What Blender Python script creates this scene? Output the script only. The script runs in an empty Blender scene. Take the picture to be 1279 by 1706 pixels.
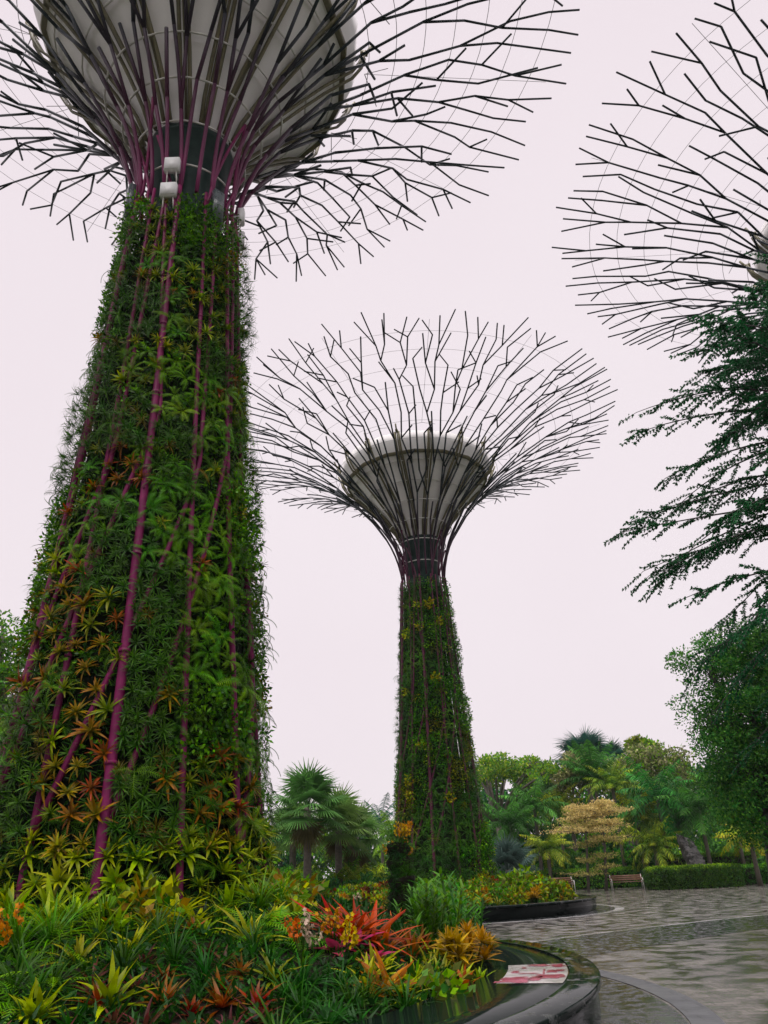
import bpy, math, random
import numpy as np
from mathutils import Matrix, Vector

PI = math.pi
rad = math.radians
random.seed(7)
RNG = np.random.default_rng(11)
SC = bpy.context.scene
COL = SC.collection

# ------------------------------------------------------------------ camera
F_PX, CX, CY = 1281.0, 639.5, 853.0
PITCH, ROLL, CAM_H = rad(25.2), rad(2.6), 1.6
_fw = np.array([0, math.cos(PITCH), math.sin(PITCH)])
_up = np.array([0, -math.sin(PITCH), math.cos(PITCH)])
_rt = np.array([1.0, 0, 0])
CAM_R = _rt * math.cos(ROLL) - _up * math.sin(ROLL)
CAM_U = _rt * math.sin(ROLL) + _up * math.cos(ROLL)
CAM_P = np.array([0, 0, CAM_H])
cam = bpy.data.cameras.new('camera')
cam.sensor_fit = 'VERTICAL'
cam.sensor_height = 36.0
cam.lens = 36.0 * F_PX / 1706.0
cam.clip_start = 0.1
cam.clip_end = 2000
cam_o = bpy.data.objects.new('camera', cam)
COL.objects.link(cam_o)
m = Matrix.Identity(4)
for i in range(3):
    m[i][0] = CAM_R[i]; m[i][1] = CAM_U[i]; m[i][2] = -_fw[i]; m[i][3] = CAM_P[i]
cam_o.matrix_world = m
SC.camera = cam_o

# ------------------------------------------------------------------ world, sun, exposure
SUN_EL, SUN_AZ = rad(62), rad(200)
world = bpy.data.worlds.new('World')
SC.world = world
world.use_nodes = True
nt = world.node_tree
bg = nt.nodes['Background']
sky = nt.nodes.new('ShaderNodeTexSky')
sky.sky_type = 'NISHITA'; sky.sun_disc = False
sky.sun_elevation = SUN_EL; sky.sun_rotation = SUN_AZ
sc_ = nt.nodes.new('ShaderNodeVectorMath'); sc_.operation = 'SCALE'
sc_.inputs['Scale'].default_value = 0.06
nt.links.new(sky.outputs['Color'], sc_.inputs[0])
tc = nt.nodes.new('ShaderNodeTexCoord')
nz = nt.nodes.new('ShaderNodeTexNoise')
nz.inputs['Scale'].default_value = 1.6; nz.inputs['Detail'].default_value = 4; nz.inputs['Roughness'].default_value = 0.45
nt.links.new(tc.outputs['Generated'], nz.inputs['Vector'])
rp = nt.nodes.new('ShaderNodeValToRGB')
rp.color_ramp.elements[0].position = 0.3; rp.color_ramp.elements[0].color = (0.885, 0.785, 0.835, 1)
rp.color_ramp.elements[1].position = 0.7; rp.color_ramp.elements[1].color = (0.93, 0.845, 0.89, 1)
nt.links.new(nz.outputs['Fac'], rp.inputs['Fac'])
mx = nt.nodes.new('ShaderNodeMixRGB'); mx.inputs['Fac'].default_value = 0.96
nt.links.new(sc_.outputs['Vector'], mx.inputs['Color1'])
nt.links.new(rp.outputs['Color'], mx.inputs['Color2'])
sx = nt.nodes.new('ShaderNodeSeparateXYZ'); nt.links.new(tc.outputs['Generated'], sx.inputs['Vector'])
zr = nt.nodes.new('ShaderNodeMapRange'); zr.interpolation_type = 'SMOOTHSTEP'
zr.inputs['From Min'].default_value = 0.86; zr.inputs['From Max'].default_value = 1.0   # above about 60 degrees
zr.inputs['To Min'].default_value = 1.0; zr.inputs['To Max'].default_value = 7.0
nt.links.new(sx.outputs['Z'], zr.inputs['Value'])
zm = nt.nodes.new('ShaderNodeVectorMath'); zm.operation = 'SCALE'
nt.links.new(mx.outputs['Color'], zm.inputs[0]); nt.links.new(zr.outputs['Result'], zm.inputs['Scale'])
nt.links.new(zm.outputs['Vector'], bg.inputs['Color'])
bg.inputs['Strength'].default_value = 0.83

sun = bpy.data.lights.new('sun', 'SUN')
sun.energy = 1.5; sun.angle = rad(40); sun.color = (1.0, 0.97, 0.93)
sun_o = bpy.data.objects.new('sun', sun); COL.objects.link(sun_o)
sd = Vector((math.sin(SUN_AZ) * math.cos(SUN_EL), math.cos(SUN_AZ) * math.cos(SUN_EL), math.sin(SUN_EL)))
sun_o.rotation_euler = sd.to_track_quat('Z', 'Y').to_euler()
SC.view_settings.view_transform = 'Standard'
SC.view_settings.look = 'None'
SC.view_settings.exposure = 0.27
SC.cycles.max_bounces = 6
SC.cycles.transparent_max_bounces = 4
SC.cycles.caustics_reflective = False
SC.cycles.caustics_refractive = False

# ------------------------------------------------------------------ helpers
def pray(px, py):
    v = _fw * F_PX + CAM_R * (px - CX) + CAM_U * (CY - py)
    return v / np.linalg.norm(v)
def G(px, py, z=0.0):
    r = pray(px, py)
    return CAM_P + r * ((z - CAM_H) / r[2])
def AT(px, py, Y):
    r = pray(px, py)
    return CAM_P + r * (Y / r[1])
def proj(p):
    p = np.asarray(p, float) - CAM_P
    d = p @ _fw
    return CX + F_PX * (p @ CAM_R) / d, CY - F_PX * (p @ CAM_U) / d, d

def ordinal(n):
    w = ['first', 'second', 'third', 'fourth', 'fifth', 'sixth', 'seventh', 'eighth', 'ninth', 'tenth', 'eleventh',
         'twelfth', 'thirteenth', 'fourteenth', 'fifteenth', 'sixteenth', 'seventeenth', 'eighteenth', 'nineteenth', 'twentieth']
    if n < 20: return w[n]
    t = ['twenty', 'thirty', 'forty', 'fifty', 'sixty', 'seventy', 'eighty', 'ninety'][(n + 1) // 10 - 2]
    u = (n + 1) % 10
    return t + '-' + w[u - 1] if u else t[:-1] + 'ieth'

def tag(o, label=None, cat=None, group=None, kind=None):
    if label: o['label'] = label
    if cat: o['category'] = cat
    if group: o['group'] = group
    if kind: o['kind'] = kind
    return o
def empty(name, loc, rz=0.0):
    o = bpy.data.objects.new(name, None); COL.objects.link(o)
    o.location = loc; o.rotation_euler = (0, 0, rz); o.empty_display_size = 0.2
    return o

class Geo:
    """collects quads with a colour per vertex"""
    def __init__(s): s.V = []; s.Q = []; s.C = []; s.n = 0
    def add(s, V, Q, C):
        V = np.asarray(V, float); Q = np.asarray(Q, int)
        C = np.asarray(C, float)
        if C.ndim == 1: C = np.tile(C[:3], (len(V), 1))
        s.V.append(V); s.Q.append(Q + s.n); s.C.append(C); s.n += len(V)
    def inst(s, T, M, loc, cm=(1, 1, 1)):
        V, Q, C = T
        s.add(V @ np.asarray(M).T + np.asarray(loc), Q, C * np.asarray(cm))
    def data(s):
        return np.concatenate(s.V), np.concatenate(s.Q), np.concatenate(s.C)
    def mesh(s, name, mat, smooth=False):
        V, Q, C = s.data()
        me = bpy.data.meshes.new(name)
        me.vertices.add(len(V)); me.vertices.foreach_set('co', V.astype(np.float32).ravel())
        me.loops.add(len(Q) * 4); me.loops.foreach_set('vertex_index', Q.astype(np.int32).ravel())
        me.polygons.add(len(Q))
        me.polygons.foreach_set('loop_start', np.arange(0, len(Q) * 4, 4, dtype=np.int32))
        me.polygons.foreach_set('loop_total', np.full(len(Q), 4, dtype=np.int32))
        if smooth: me.polygons.foreach_set('use_smooth', np.ones(len(Q), dtype=bool))
        me.update(calc_edges=True)
        at = me.color_attributes.new('tint', 'FLOAT_COLOR', 'POINT')
        at.data.foreach_set('color', np.c_[C, np.ones(len(C))].astype(np.float32).ravel())
        me.materials.append(mat)
        return me
    def build(s, name, mat, parent=None, smooth=False):
        o = bpy.data.objects.new(name, s.mesh(name, mat, smooth)); COL.objects.link(o)
        if parent: o.parent = parent
        return o

W1 = (1, 1, 1)
def frame_from(d):
    d = d / np.linalg.norm(d)
    a = np.array([0, 0, 1.0]) if abs(d[2]) < 0.9 else np.array([1.0, 0, 0])
    x = np.cross(a, d); x /= np.linalg.norm(x)
    return x, np.cross(d, x), d
def tube(g, pts, rr, col=W1, n=6, caps=True):
    pts = np.asarray(pts, float); k = len(pts)
    rr = np.full(k, rr) if np.isscalar(rr) else np.asarray(rr, float)
    tang = np.gradient(pts, axis=0)
    tang /= np.linalg.norm(tang, axis=1)[:, None] + 1e-9
    x, y, _ = frame_from(tang[0])
    if np.ndim(col) == 2: col = np.repeat(np.asarray(col, float), n, 0)
    V = []
    a = np.arange(n) / n * 2 * PI
    for i in range(k):
        t = tang[i]
        x = x - t * (x @ t); x /= np.linalg.norm(x) + 1e-9
        y = np.cross(t, x)
        V.append(pts[i] + rr[i] * (np.cos(a)[:, None] * x + np.sin(a)[:, None] * y))
    V = np.concatenate(V)
    i, j = np.meshgrid(np.arange(k - 1), np.arange(n), indexing='ij')
    j2 = (j + 1) % n
    Q = np.stack([i * n + j, i * n + j2, (i + 1) * n + j2, (i + 1) * n + j], -1).reshape(-1, 4)
    if caps and n % 2 == 0:
        cp = []
        for b, rev in ((0, True), ((k - 1) * n, False)):
            for q in range(1, n // 2):
                f = [b, b + q * 2 - 1, b + q * 2, b + (q * 2 + 1) % n]
                if (q * 2 + 1) >= n: continue
                cp.append(f[::-1] if rev else f)
        if cp: Q = np.concatenate([Q, np.array(cp)])
    g.add(V, Q, col)
def ring_pts(r, z, n=64):
    a = np.arange(n + 1) / n * 2 * PI
    return np.c_[np.sin(a) * r, -np.cos(a) * r, np.full(n + 1, z)]
def box(g, c, s, col=W1, R=None):
    c = np.asarray(c, float); s = np.asarray(s, float) / 2
    V = np.array([[x, y, z] for x in (-1, 1) for y in (-1, 1) for z in (-1, 1)]) * s
    if R is not None: V = V @ np.asarray(R).T
    Q = [[0, 1, 3, 2], [4, 6, 7, 5], [0, 4, 5, 1], [2, 3, 7, 6], [0, 2, 6, 4], [1, 5, 7, 3]]
    g.add(V + c, Q, col)
def lathe(g, prof, n=64, col=W1, a0=0, a1=2 * PI, c=(0, 0, 0)):
    prof = np.asarray(prof, float); k = len(prof)
    closed = abs(a1 - a0 - 2 * PI) < 1e-6
    m_ = n if closed else n + 1
    a = a0 + (a1 - a0) * np.arange(m_) / n
    V = np.stack([np.outer(prof[:, 0], np.sin(a)), -np.outer(prof[:, 0], np.cos(a)), np.tile(prof[:, 1][:, None], (1, m_))], -1).reshape(-1, 3)
    i, j = np.meshgrid(np.arange(k - 1), np.arange(n), indexing='ij')
    j2 = (j + 1) % m_
    Q = np.stack([i * m_ + j, i * m_ + j2, (i + 1) * m_ + j2, (i + 1) * m_ + j], -1).reshape(-1, 4)
    g.add(V + np.asarray(c), Q, col)
def Rz(a):
    c, s = math.cos(a), math.sin(a)
    return np.array([[c, -s, 0], [s, c, 0], [0, 0, 1]])
def Raxis(d, spin=0.0):
    """columns: local x, y, z with local z along d"""
    x, y, z = frame_from(np.asarray(d, float))
    return np.stack([x, y, z], 1) @ Rz(spin)
def rot_rand(rng):
    q = rng.normal(size=4); q /= np.linalg.norm(q)
    w, x, y, z = q
    return np.array([[1-2*(y*y+z*z), 2*(x*y-z*w), 2*(x*z+y*w)], [2*(x*y+z*w), 1-2*(x*x+z*z), 2*(y*z-x*w)], [2*(x*z-y*w), 2*(y*z+x*w), 1-2*(x*x+y*y)]])

# ------------------------------------------------------------------ leaves
def strap(g, L, w, el, droop, az, cA, cB, seg=4, fold=0.25, base=(0, 0, 0), basew=0.7, tipw=0.08, belly=0.35, side=0.0):
    s = np.linspace(0, 1, seg + 1)
    ang = el - droop * s ** 1.2
    dx = np.cos(ang); dz = np.sin(ang)
    x = np.r_[0, np.cumsum((dx[1:] + dx[:-1]) / 2)] * L / seg
    z = np.r_[0, np.cumsum((dz[1:] + dz[:-1]) / 2)] * L / seg
    wid = np.where(s < belly, basew + (1 - basew) * s / max(belly, 1e-3), 1 - (1 - tipw) * ((s - belly) / (1 - belly)) ** 1.6) * w / 2
    yo = side * L * s ** 2
    nx, nz_ = -np.sin(ang), np.cos(ang)
    if fold > 0:
        V = np.concatenate([np.c_[x + nx * wid * fold, yo - wid, z + nz_ * wid * fold], np.c_[x, yo, z], np.c_[x + nx * wid * fold, yo + wid, z + nz_ * wid * fold]])
        k = seg + 1; i = np.arange(seg)
        Q = np.concatenate([np.c_[i, i + 1, k + i + 1, k + i], np.c_[k + i, k + i + 1, 2 * k + i + 1, 2 * k + i]])
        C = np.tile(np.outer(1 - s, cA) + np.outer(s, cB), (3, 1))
    else:
        V = np.concatenate([np.c_[x, yo - wid, z], np.c_[x, yo + wid, z]])
        k = seg + 1; i = np.arange(seg)
        Q = np.c_[i, i + 1, k + i + 1, k + i]
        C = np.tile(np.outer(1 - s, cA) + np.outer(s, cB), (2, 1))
    g.add(V @ Rz(az).T + np.asarray(base), Q, C)
def rosette(rng, n, L, w, el0, el1, droop, cA, cB, seg=4, fold=0.25, var=0.2, **kw):
    g = Geo()
    for i in range(n):
        t = i / max(1, n - 1)
        l = L * rng.uniform(1 - 2 * var, 1 + var * 0.6) * (1 - 0.25 * t)
        k = rng.uniform(0.6, 1.35)
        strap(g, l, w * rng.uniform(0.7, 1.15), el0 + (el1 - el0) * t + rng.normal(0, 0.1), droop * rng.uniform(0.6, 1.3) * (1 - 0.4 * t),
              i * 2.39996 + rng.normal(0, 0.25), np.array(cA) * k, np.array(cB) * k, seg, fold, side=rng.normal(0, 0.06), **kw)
    return g.data()
JR = np.random.default_rng(99)
def frond(g, L, npair, pl, pw, el, droop, az, cA, cB, base=(0, 0, 0), vee=0.35, pdroop=0.5, pseg=1, rach=0.01, stem=0.12, prof=None, jit=0.0, fx=0.55):
    """a feather leaf: a midrib with pairs of leaflets"""
    s = np.linspace(0, 1, npair + 1)
    ang = el - droop * s
    dx, dz = np.cos(ang), np.sin(ang)
    x = np.r_[0, np.cumsum((dx[1:] + dx[:-1]) / 2)] * L / npair
    z = np.r_[0, np.cumsum((dz[1:] + dz[:-1]) / 2)] * L / npair
    R = Rz(az); base = np.asarray(base)
    tube(g, (np.c_[x, np.zeros_like(x), z])[::max(1, npair // 5)] @ R.T + base, rach, np.array(cA) * 0.9, n=4, caps=False)
    V = []; Q = []; C = []
    n0 = 0
    for i in range(1, npair + 1):
        t = s[i]
        if t < stem: continue
        l = pl * (math.sin(PI * min(1, (t - stem) / (1 - stem) * 0.86 + 0.14)) ** 0.6 * 0.9 + 0.1) if prof is None else pl * prof(t)
        tx, tz = dx[i], dz[i]
        nx, nz_ = -tz, tx
        for sg in (-1, 1):
            kj = 1 + JR.uniform(-1, 1) * jit
            d = np.array([tx * fx + nx * vee, sg * 0.85, tz * fx + nz_ * vee]) + JR.normal(0, .28 * jit + 1e-6, 3); d /= np.linalg.norm(d)
            p = np.array([x[i], 0, z[i]])
            wv = np.array([tx, 0, tz]) * pw / 2
            pts = [p]; dd = d.copy()
            for q in range(pseg):
                dd = dd + np.array([0, 0, -pdroop / pseg]); dd /= np.linalg.norm(dd)
                pts.append(pts[-1] + dd * l * (1 - .35 * jit * JR.random()) / pseg)
            for q, pp in enumerate(pts):
                f = [0.75, 1.0, 0.2][q] if pseg == 2 else [1, 0.15][q]
                V += [pp - wv * f, pp + wv * f]
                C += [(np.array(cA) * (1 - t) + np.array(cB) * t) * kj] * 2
            for q in range(pseg):
                Q.append([n0 + 2 * q, n0 + 2 * q + 1, n0 + 2 * q + 3, n0 + 2 * q + 2])
            n0 += 2 * (pseg + 1)
    g.add(np.array(V) @ R.T + base, Q, np.array(C))
def fern(rng, n, L, cA, cB, npair=16, el=(0.1, 1.1), droop=1.5, pl=0.17, pw=0.05):
    g = Geo()
    for i in range(n):
        k = rng.uniform(0.7, 1.2); l = L * rng.uniform(0.7, 1.1)
        frond(g, l, npair, l * pl * (.9 + .2 * rng.random()), l * pw * 0.55, rng.uniform(*el), droop * rng.uniform(0.7, 1.2), i * 2 * PI / n + rng.normal(0, 0.3),
              np.array(cA) * k, np.array(cB) * k, vee=0.15, pdroop=0.3, rach=0.004)
    return g.data()
def leafclump(rng, n, R, lw, cols, flat=1.0, aspect=1.7, up=0.3):
    """n small leaves through a ball of radius R"""
    d = rng.normal(size=(n, 3)); d /= np.linalg.norm(d, axis=1)[:, None]
    P = d * (rng.uniform(0.25, 1, n) ** 0.5)[:, None] * R
    P[:, 2] *= flat
    A = rng.normal(size=(n, 3)) + d * 0.8; A[:, 2] -= 0.1
    A /= np.linalg.norm(A, axis=1)[:, None]
    B = rng.normal(size=(n, 3)); B[:, 2] *= (1 - up)
    B = np.cross(A, B); B /= np.linalg.norm(B, axis=1)[:, None]
    l = lw * aspect * rng.uniform(0.6, 1.2, n)[:, None]; w = lw * rng.uniform(0.6, 1.1, n)[:, None]
    V = np.stack([P, P + A * l * 0.45 + B * w * 0.5, P + A * l, P + A * l * 0.45 - B * w * 0.5], 1).reshape(-1, 3)
    Q = np.arange(n * 4).reshape(-1, 4)
    ci = rng.integers(0, len(cols), n)
    C = np.repeat(np.array(cols)[ci] * rng.uniform(0.7, 1.25, n)[:, None], 4, 0)
    return V, Q, C

# ------------------------------------------------------------------ materials
def new_mat(name):
    mt = bpy.data.materials.new(name); mt.use_nodes = True
    n = mt.node_tree.nodes; l = mt.node_tree.links
    return mt, n, l, n['Principled BSDF']
def noise(n, l, scale, detail=4, rough=0.6, coord='Object', vec=None):
    t = n.new('ShaderNodeTexNoise')
    t.inputs['Scale'].default_value = scale; t.inputs['Detail'].default_value = detail; t.inputs['Roughness'].default_value = rough
    if vec is None:
        c = n.new('ShaderNodeTexCoord'); l.new(c.outputs[coord], t.inputs['Vector'])
    else: l.new(vec, t.inputs['Vector'])
    return t
def ramp(n, l, fac, stops):
    r = n.new('ShaderNodeValToRGB')
    e = r.color_ramp.elements
    while len(e) < len(stops): e.new(0.5)
    for i, (p, c) in enumerate(stops):
        e[i].position = p; e[i].color = (*c, 1) if len(c) == 3 else c
    l.new(fac, r.inputs['Fac'])
    return r
def bump(n, l, h, strength, dist, bsdf):
    b = n.new('ShaderNodeBump'); b.inputs['Strength'].default_value = strength; b.inputs['Distance'].default_value = dist
    l.new(h, b.inputs['Height']); l.new(b.outputs['Normal'], bsdf.inputs['Normal'])
    return b
def simple(name, c0, c1, scale=6, rough=(0.4, 0.6), metallic=0, bmp=0.0, bdist=0.01, detail=5, spec=0.5):
    mt, n, l, b = new_mat(name)
    t = noise(n, l, scale, detail)
    r = ramp(n, l, t.outputs['Fac'], [(0.3, c0), (0.7, c1)])
    l.new(r.outputs['Color'], b.inputs['Base Color'])
    mr = n.new('ShaderNodeMapRange'); mr.inputs['From Min'].default_value = 0.3; mr.inputs['From Max'].default_value = 0.7
    mr.inputs['To Min'].default_value = rough[0]; mr.inputs['To Max'].default_value = rough[1]
    l.new(t.outputs['Fac'], mr.inputs['Value']); l.new(mr.outputs['Result'], b.inputs['Roughness'])
    b.inputs['Metallic'].default_value = metallic
    b.inputs['Specular IOR Level'].default_value = spec
    if bmp: bump(n, l, t.outputs['Fac'], bmp, bdist, b)
    return mt
def leaf_material(name, rough=0.36, trans=0.35, spec=0.16, sc=9):
    mt, n, l, b = new_mat(name)
    a = n.new('ShaderNodeAttribute'); a.attribute_name = 'tint'
    oi = n.new('ShaderNodeObjectInfo')
    t = noise(n, l, sc, 2)
    hs = n.new('ShaderNodeHueSaturation')
    mr = n.new('ShaderNodeMapRange'); mr.inputs['To Min'].default_value = 0.475; mr.inputs['To Max'].default_value = 0.525
    l.new(oi.outputs['Random'], mr.inputs['Value']); l.new(mr.outputs['Result'], hs.inputs['Hue'])
    mv = n.new('ShaderNodeMapRange'); mv.inputs['From Min'].default_value = 0.3; mv.inputs['From Max'].default_value = 0.7
    mv.inputs['To Min'].default_value = 0.7; mv.inputs['To Max'].default_value = 1.25
    l.new(t.outputs['Fac'], mv.inputs['Value']); l.new(mv.outputs['Result'], hs.inputs['Value'])
    l.new(a.outputs['Color'], hs.inputs['Color']); hs.inputs['Saturation'].default_value = 1.12
    l.new(hs.outputs['Color'], b.inputs['Base Color'])
    b.inputs['Roughness'].default_value = rough; b.inputs['Specular IOR Level'].default_value = spec
    tr = n.new('ShaderNodeBsdfTranslucent'); l.new(hs.outputs['Color'], tr.inputs['Color'])
    ms = n.new('ShaderNodeMixShader'); ms.inputs['Fac'].default_value = trans
    l.new(b.outputs['BSDF'], ms.inputs[1]); l.new(tr.outputs['BSDF'], ms.inputs[2])
    l.new(ms.outputs['Shader'], n['Material Output'].inputs['Surface'])
    return mt
M = {}
M['leaf'] = leaf_material('wet_leaf')
M['far_leaf'] = leaf_material('tree_leaf', 0.55, 0.35, 0.15, 0.6)
M['magenta'] = simple('magenta_paint', (0.10, 0.006, 0.045), (0.20, 0.012, 0.085), 5, (0.35, 0.55), 0, 0.15, 0.004, spec=.18)
M['branch'], n_, l_, b_ = new_mat('tower_steel_backlit_fade')
a_ = n_.new('ShaderNodeAttribute'); a_.attribute_name = 'tint'  # tint holds the purple paint and the backlit darkness painted in further out
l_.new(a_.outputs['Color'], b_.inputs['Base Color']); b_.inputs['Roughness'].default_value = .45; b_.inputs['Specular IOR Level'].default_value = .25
M['plum'] = simple('plum_paint', (0.05, 0.008, 0.026), (0.10, 0.012, 0.045), 3, (0.4, 0.55), spec=.2)
M['steel'] = simple('galvanised_steel', (0.62, 0.62, 0.58), (0.75, 0.75, 0.70), 9, (0.35, 0.5), 0)
M['cable'] = simple('cable_steel', (0.2, 0.2, 0.21), (0.3, 0.3, 0.3), 9, (0.4, 0.5), 0.4)
M['funnel'] = simple('cream_panel', (0.86, 0.85, 0.84), (0.93, 0.92, 0.91), 1.3, (0.5, 0.65), 0, 0.05, 0.01)
M['olive'] = simple('olive_rib', (0.09, 0.085, 0.04), (0.19, 0.17, 0.085), 3, (0.45, 0.6), 0, 0.2, 0.01)
M['core'] = simple('dark_core_concrete', (0.010, 0.030, 0.026), (0.035, 0.065, 0.058), 2.2, (0.3, 0.5), 0, 0.2, 0.02, spec=.2)
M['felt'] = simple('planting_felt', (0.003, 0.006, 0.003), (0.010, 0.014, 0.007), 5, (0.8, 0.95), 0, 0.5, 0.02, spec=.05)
M['white_box'] = simple('white_plastic', (0.62, 0.63, 0.62), (0.72, 0.73, 0.72), 5, (0.4, 0.5))
M['dark_panel'] = simple('dark_metal_panel', (0.05, 0.065, 0.07), (0.1, 0.12, 0.125), 5, (0.2, 0.35))
M['soil'] = simple('wet_soil', (0.005, 0.005, 0.003), (0.014, 0.011, 0.007), 9, (0.7, 0.9), 0, 0.8, 0.03, spec=.08)
M['bark'] = simple('tree_bark', (0.05, 0.042, 0.033), (0.13, 0.11, 0.085), 7, (0.6, 0.85), 0, 0.6, 0.03)
M['dark_bark'] = simple('dark_wet_bark', (0.014, 0.012, 0.010), (0.04, 0.034, 0.028), 7, (0.5, 0.75), 0, 0.6, 0.03)
M['wood'] = simple('bench_wood', (0.16, 0.085, 0.05), (0.27, 0.15, 0.09), 4, (0.4, 0.6))
M['rock'] = simple('grey_rock', (0.03, 0.03, 0.033), (0.20, 0.19, 0.19), 5, (0.5, 0.8), 0, 1.0, 0.3, 9)
M['dome'] = simple('white_dome_steel', (0.7, 0.7, 0.72), (0.78, 0.78, 0.8), 1, (0.4, 0.5))

def wet_stone(name, c0, c1, scale, r0, r1, ripple, rip_scale, brick=None, spec=0.5, mask=(0.45, 0.62), msc=0.6, base=0.08, spec2=None, wet=1.0):
    mt, n, l, b = new_mat(name)
    geo = n.new('ShaderNodeNewGeometry')
    t = noise(n, l, scale, 6, 0.65, vec=geo.outputs['Position'])
    cr = ramp(n, l, t.outputs['Fac'], [(0.3, c0), (0.7, c1)])
    col = cr.outputs['Color']
    t2 = noise(n, l, rip_scale, 6, 0.65, vec=geo.outputs['Position'])
    t3 = noise(n, l, msc, 7, 0.68, vec=geo.outputs['Position'])
    mk = n.new('ShaderNodeMapRange'); mk.inputs['From Min'].default_value = mask[0]; mk.inputs['From Max'].default_value = mask[1]
    l.new(t3.outputs['Fac'], mk.inputs['Value'])
    h = t2.outputs['Fac']
    if brick:
        br = n.new('ShaderNodeTexBrick'); br.inputs['Scale'].default_value = brick
        br.inputs['Color1'].default_value = (1, 1, 1, 1); br.inputs['Color2'].default_value = (0.78, 0.79, 0.8, 1); br.inputs['Mortar'].default_value = (0.25, 0.25, 0.25, 1)
        br.inputs['Mortar Size'].default_value = 0.012; br.inputs['Brick Width'].default_value = 0.6; br.inputs['Row Height'].default_value = 0.3
        l.new(geo.outputs['Position'], br.inputs['Vector'])
        mm = n.new('ShaderNodeMixRGB'); mm.blend_type = 'MULTIPLY'; mm.inputs['Fac'].default_value = 0.8
        l.new(col, mm.inputs['Color1']); l.new(br.outputs['Color'], mm.inputs['Color2'])
        col = mm.outputs['Color']
    if wet < 1:      # standing water soaks the stone darker
        wm = n.new('ShaderNodeMapRange'); wm.inputs['To Min'].default_value = wet; l.new(mk.outputs['Result'], wm.inputs['Value'])
        wv = n.new('ShaderNodeVectorMath'); wv.operation = 'SCALE'; l.new(col, wv.inputs[0]); l.new(wm.outputs['Result'], wv.inputs['Scale'])
        col = wv.outputs['Vector']
    l.new(col, b.inputs['Base Color'])
    mr = n.new('ShaderNodeMapRange'); mr.inputs['To Min'].default_value = r0; mr.inputs['To Max'].default_value = r1
    l.new(mk.outputs['Result'], mr.inputs['Value']); l.new(mr.outputs['Result'], b.inputs['Roughness'])
    b.inputs['Specular IOR Level'].default_value = spec
    if spec2 is not None:
        sp_ = n.new('ShaderNodeMapRange'); sp_.inputs['To Min'].default_value = spec; sp_.inputs['To Max'].default_value = spec2
        l.new(mk.outputs['Result'], sp_.inputs['Value']); l.new(sp_.outputs['Result'], b.inputs['Specular IOR Level'])
    bp = bump(n, l, h, ripple, 0.03 if brick else 0.02, b)
    ms = n.new('ShaderNodeMapRange'); ms.inputs['To Min'].default_value = ripple * base; ms.inputs['To Max'].default_value = ripple
    l.new(mk.outputs['Result'], ms.inputs['Value']); l.new(ms.outputs['Result'], bp.inputs['Strength'])
    return mt
M['paving'] = wet_stone('wet_paving', (0.07, 0.068, 0.061), (0.25, 0.23, 0.195), 0.6, 0.02, 0.26, 1.0, 22.0, brick=1.6, mask=(0.45, 0.56), msc=1.9, base=.06, spec=.5, spec2=.9, wet=.6)
M['dark_paving'] = wet_stone('wet_dark_paving', (0.010, 0.015, 0.014), (0.035, 0.04, 0.04), 1.2, 0.03, 0.3, 0.9, 22.0, brick=1.2, mask=(0.49, 0.56), msc=5.0, base=.05, spec=.3, spec2=1.0)
M['granite'] = wet_stone('wet_black_granite', (0.004, 0.008, 0.007), (0.014, 0.020, 0.018), 6, 0.03, 0.08, 0.05, 9.0, spec=.012)
M['splash'] = wet_stone('splashed_granite', (0.004, 0.008, 0.007), (0.014, 0.020, 0.018), 6, 0.02, 0.3, 1.0, 20.0, spec=.02, spec2=.6, mask=(0.56, 0.6), msc=5.0, base=0.012)
M['wall_stone'] = wet_stone('wet_black_wall', (0.003, 0.005, 0.005), (0.010, 0.014, 0.013), 6, 0.08, 0.2, 0.1, 9.0, spec=.1)
M['ring'] = wet_stone('ring_stone', (0.055, 0.06, 0.064), (0.09, 0.096, 0.10), 3, 0.3, 0.45, 0.2, 20.0, spec=.15, brick=1.1)
M['light_ring'] = wet_stone('light_ring_stone', (0.28, 0.28, 0.27), (0.4, 0.4, 0.39), 3, 0.15, 0.4, 0.25, 8.0)
M['lawn'] = simple('lawn_ground', (0.012, 0.03, 0.008), (0.04, 0.075, 0.02), 0.8, (0.6, 0.9), 0, 0.6, 0.1)

# ------------------------------------------------------------------ ground
def sheet(name, pts, z, mat):
    me = bpy.data.meshes.new(name)
    me.from_pydata([(x, y, z) for x, y in pts], [], [list(range(len(pts)))]); me.materials.append(mat)
    o = bpy.data.objects.new(name, me); COL.objects.link(o); o['kind'] = 'structure'
    return o
sheet('ground', [(-600, -300), (600, -300), (600, 1200), (-600, 1200)], -0.06, M['lawn'])
plz = []
for x in np.linspace(-60, 60, 49):
    plz.append((x, 61.5 + 2.2 * math.sin(x * 0.11 + 0.6) - 0.0035 * (x - 8) ** 2 - max(0, x - 17) * 0.5))
sheet('plaza', [(-60, -30), (60, -30)] + plz[::-1], 0.0, M['paving'])
def annulus(name, c, r0, r1, z, mat, a0=0, a1=2 * PI, n=160):
    g = Geo(); lathe(g, [(r1, z), (r0, z)], n, W1, a0, a1, (c[0], c[1], 0))
    o = g.build(name, mat); o['kind'] = 'structure'
    return o
P1C, P1R = (-6.8, 12.0), 9.2
P2C, P2R = (1.0, 36.2), 7.0
PT = 0.5
annulus('dark_paving', P1C, P1R - 0.3, 10.05, 0.004, M['dark_paving'])
annulus('ring_paving', (-6.75, 12.1), 10.05, 10.4, 0.008, M['ring'])
annulus('ring_paving', P2C, 7.65, 8.0, 0.004, M['light_ring'])
annulus('dark_paving', P2C, 6.8, 7.65, 0.006, M['dark_paving'])
annulus('dark_paving', (34, -14), 43.6, 46.6, 0.004, M['dark_paving'], n=220)
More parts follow.
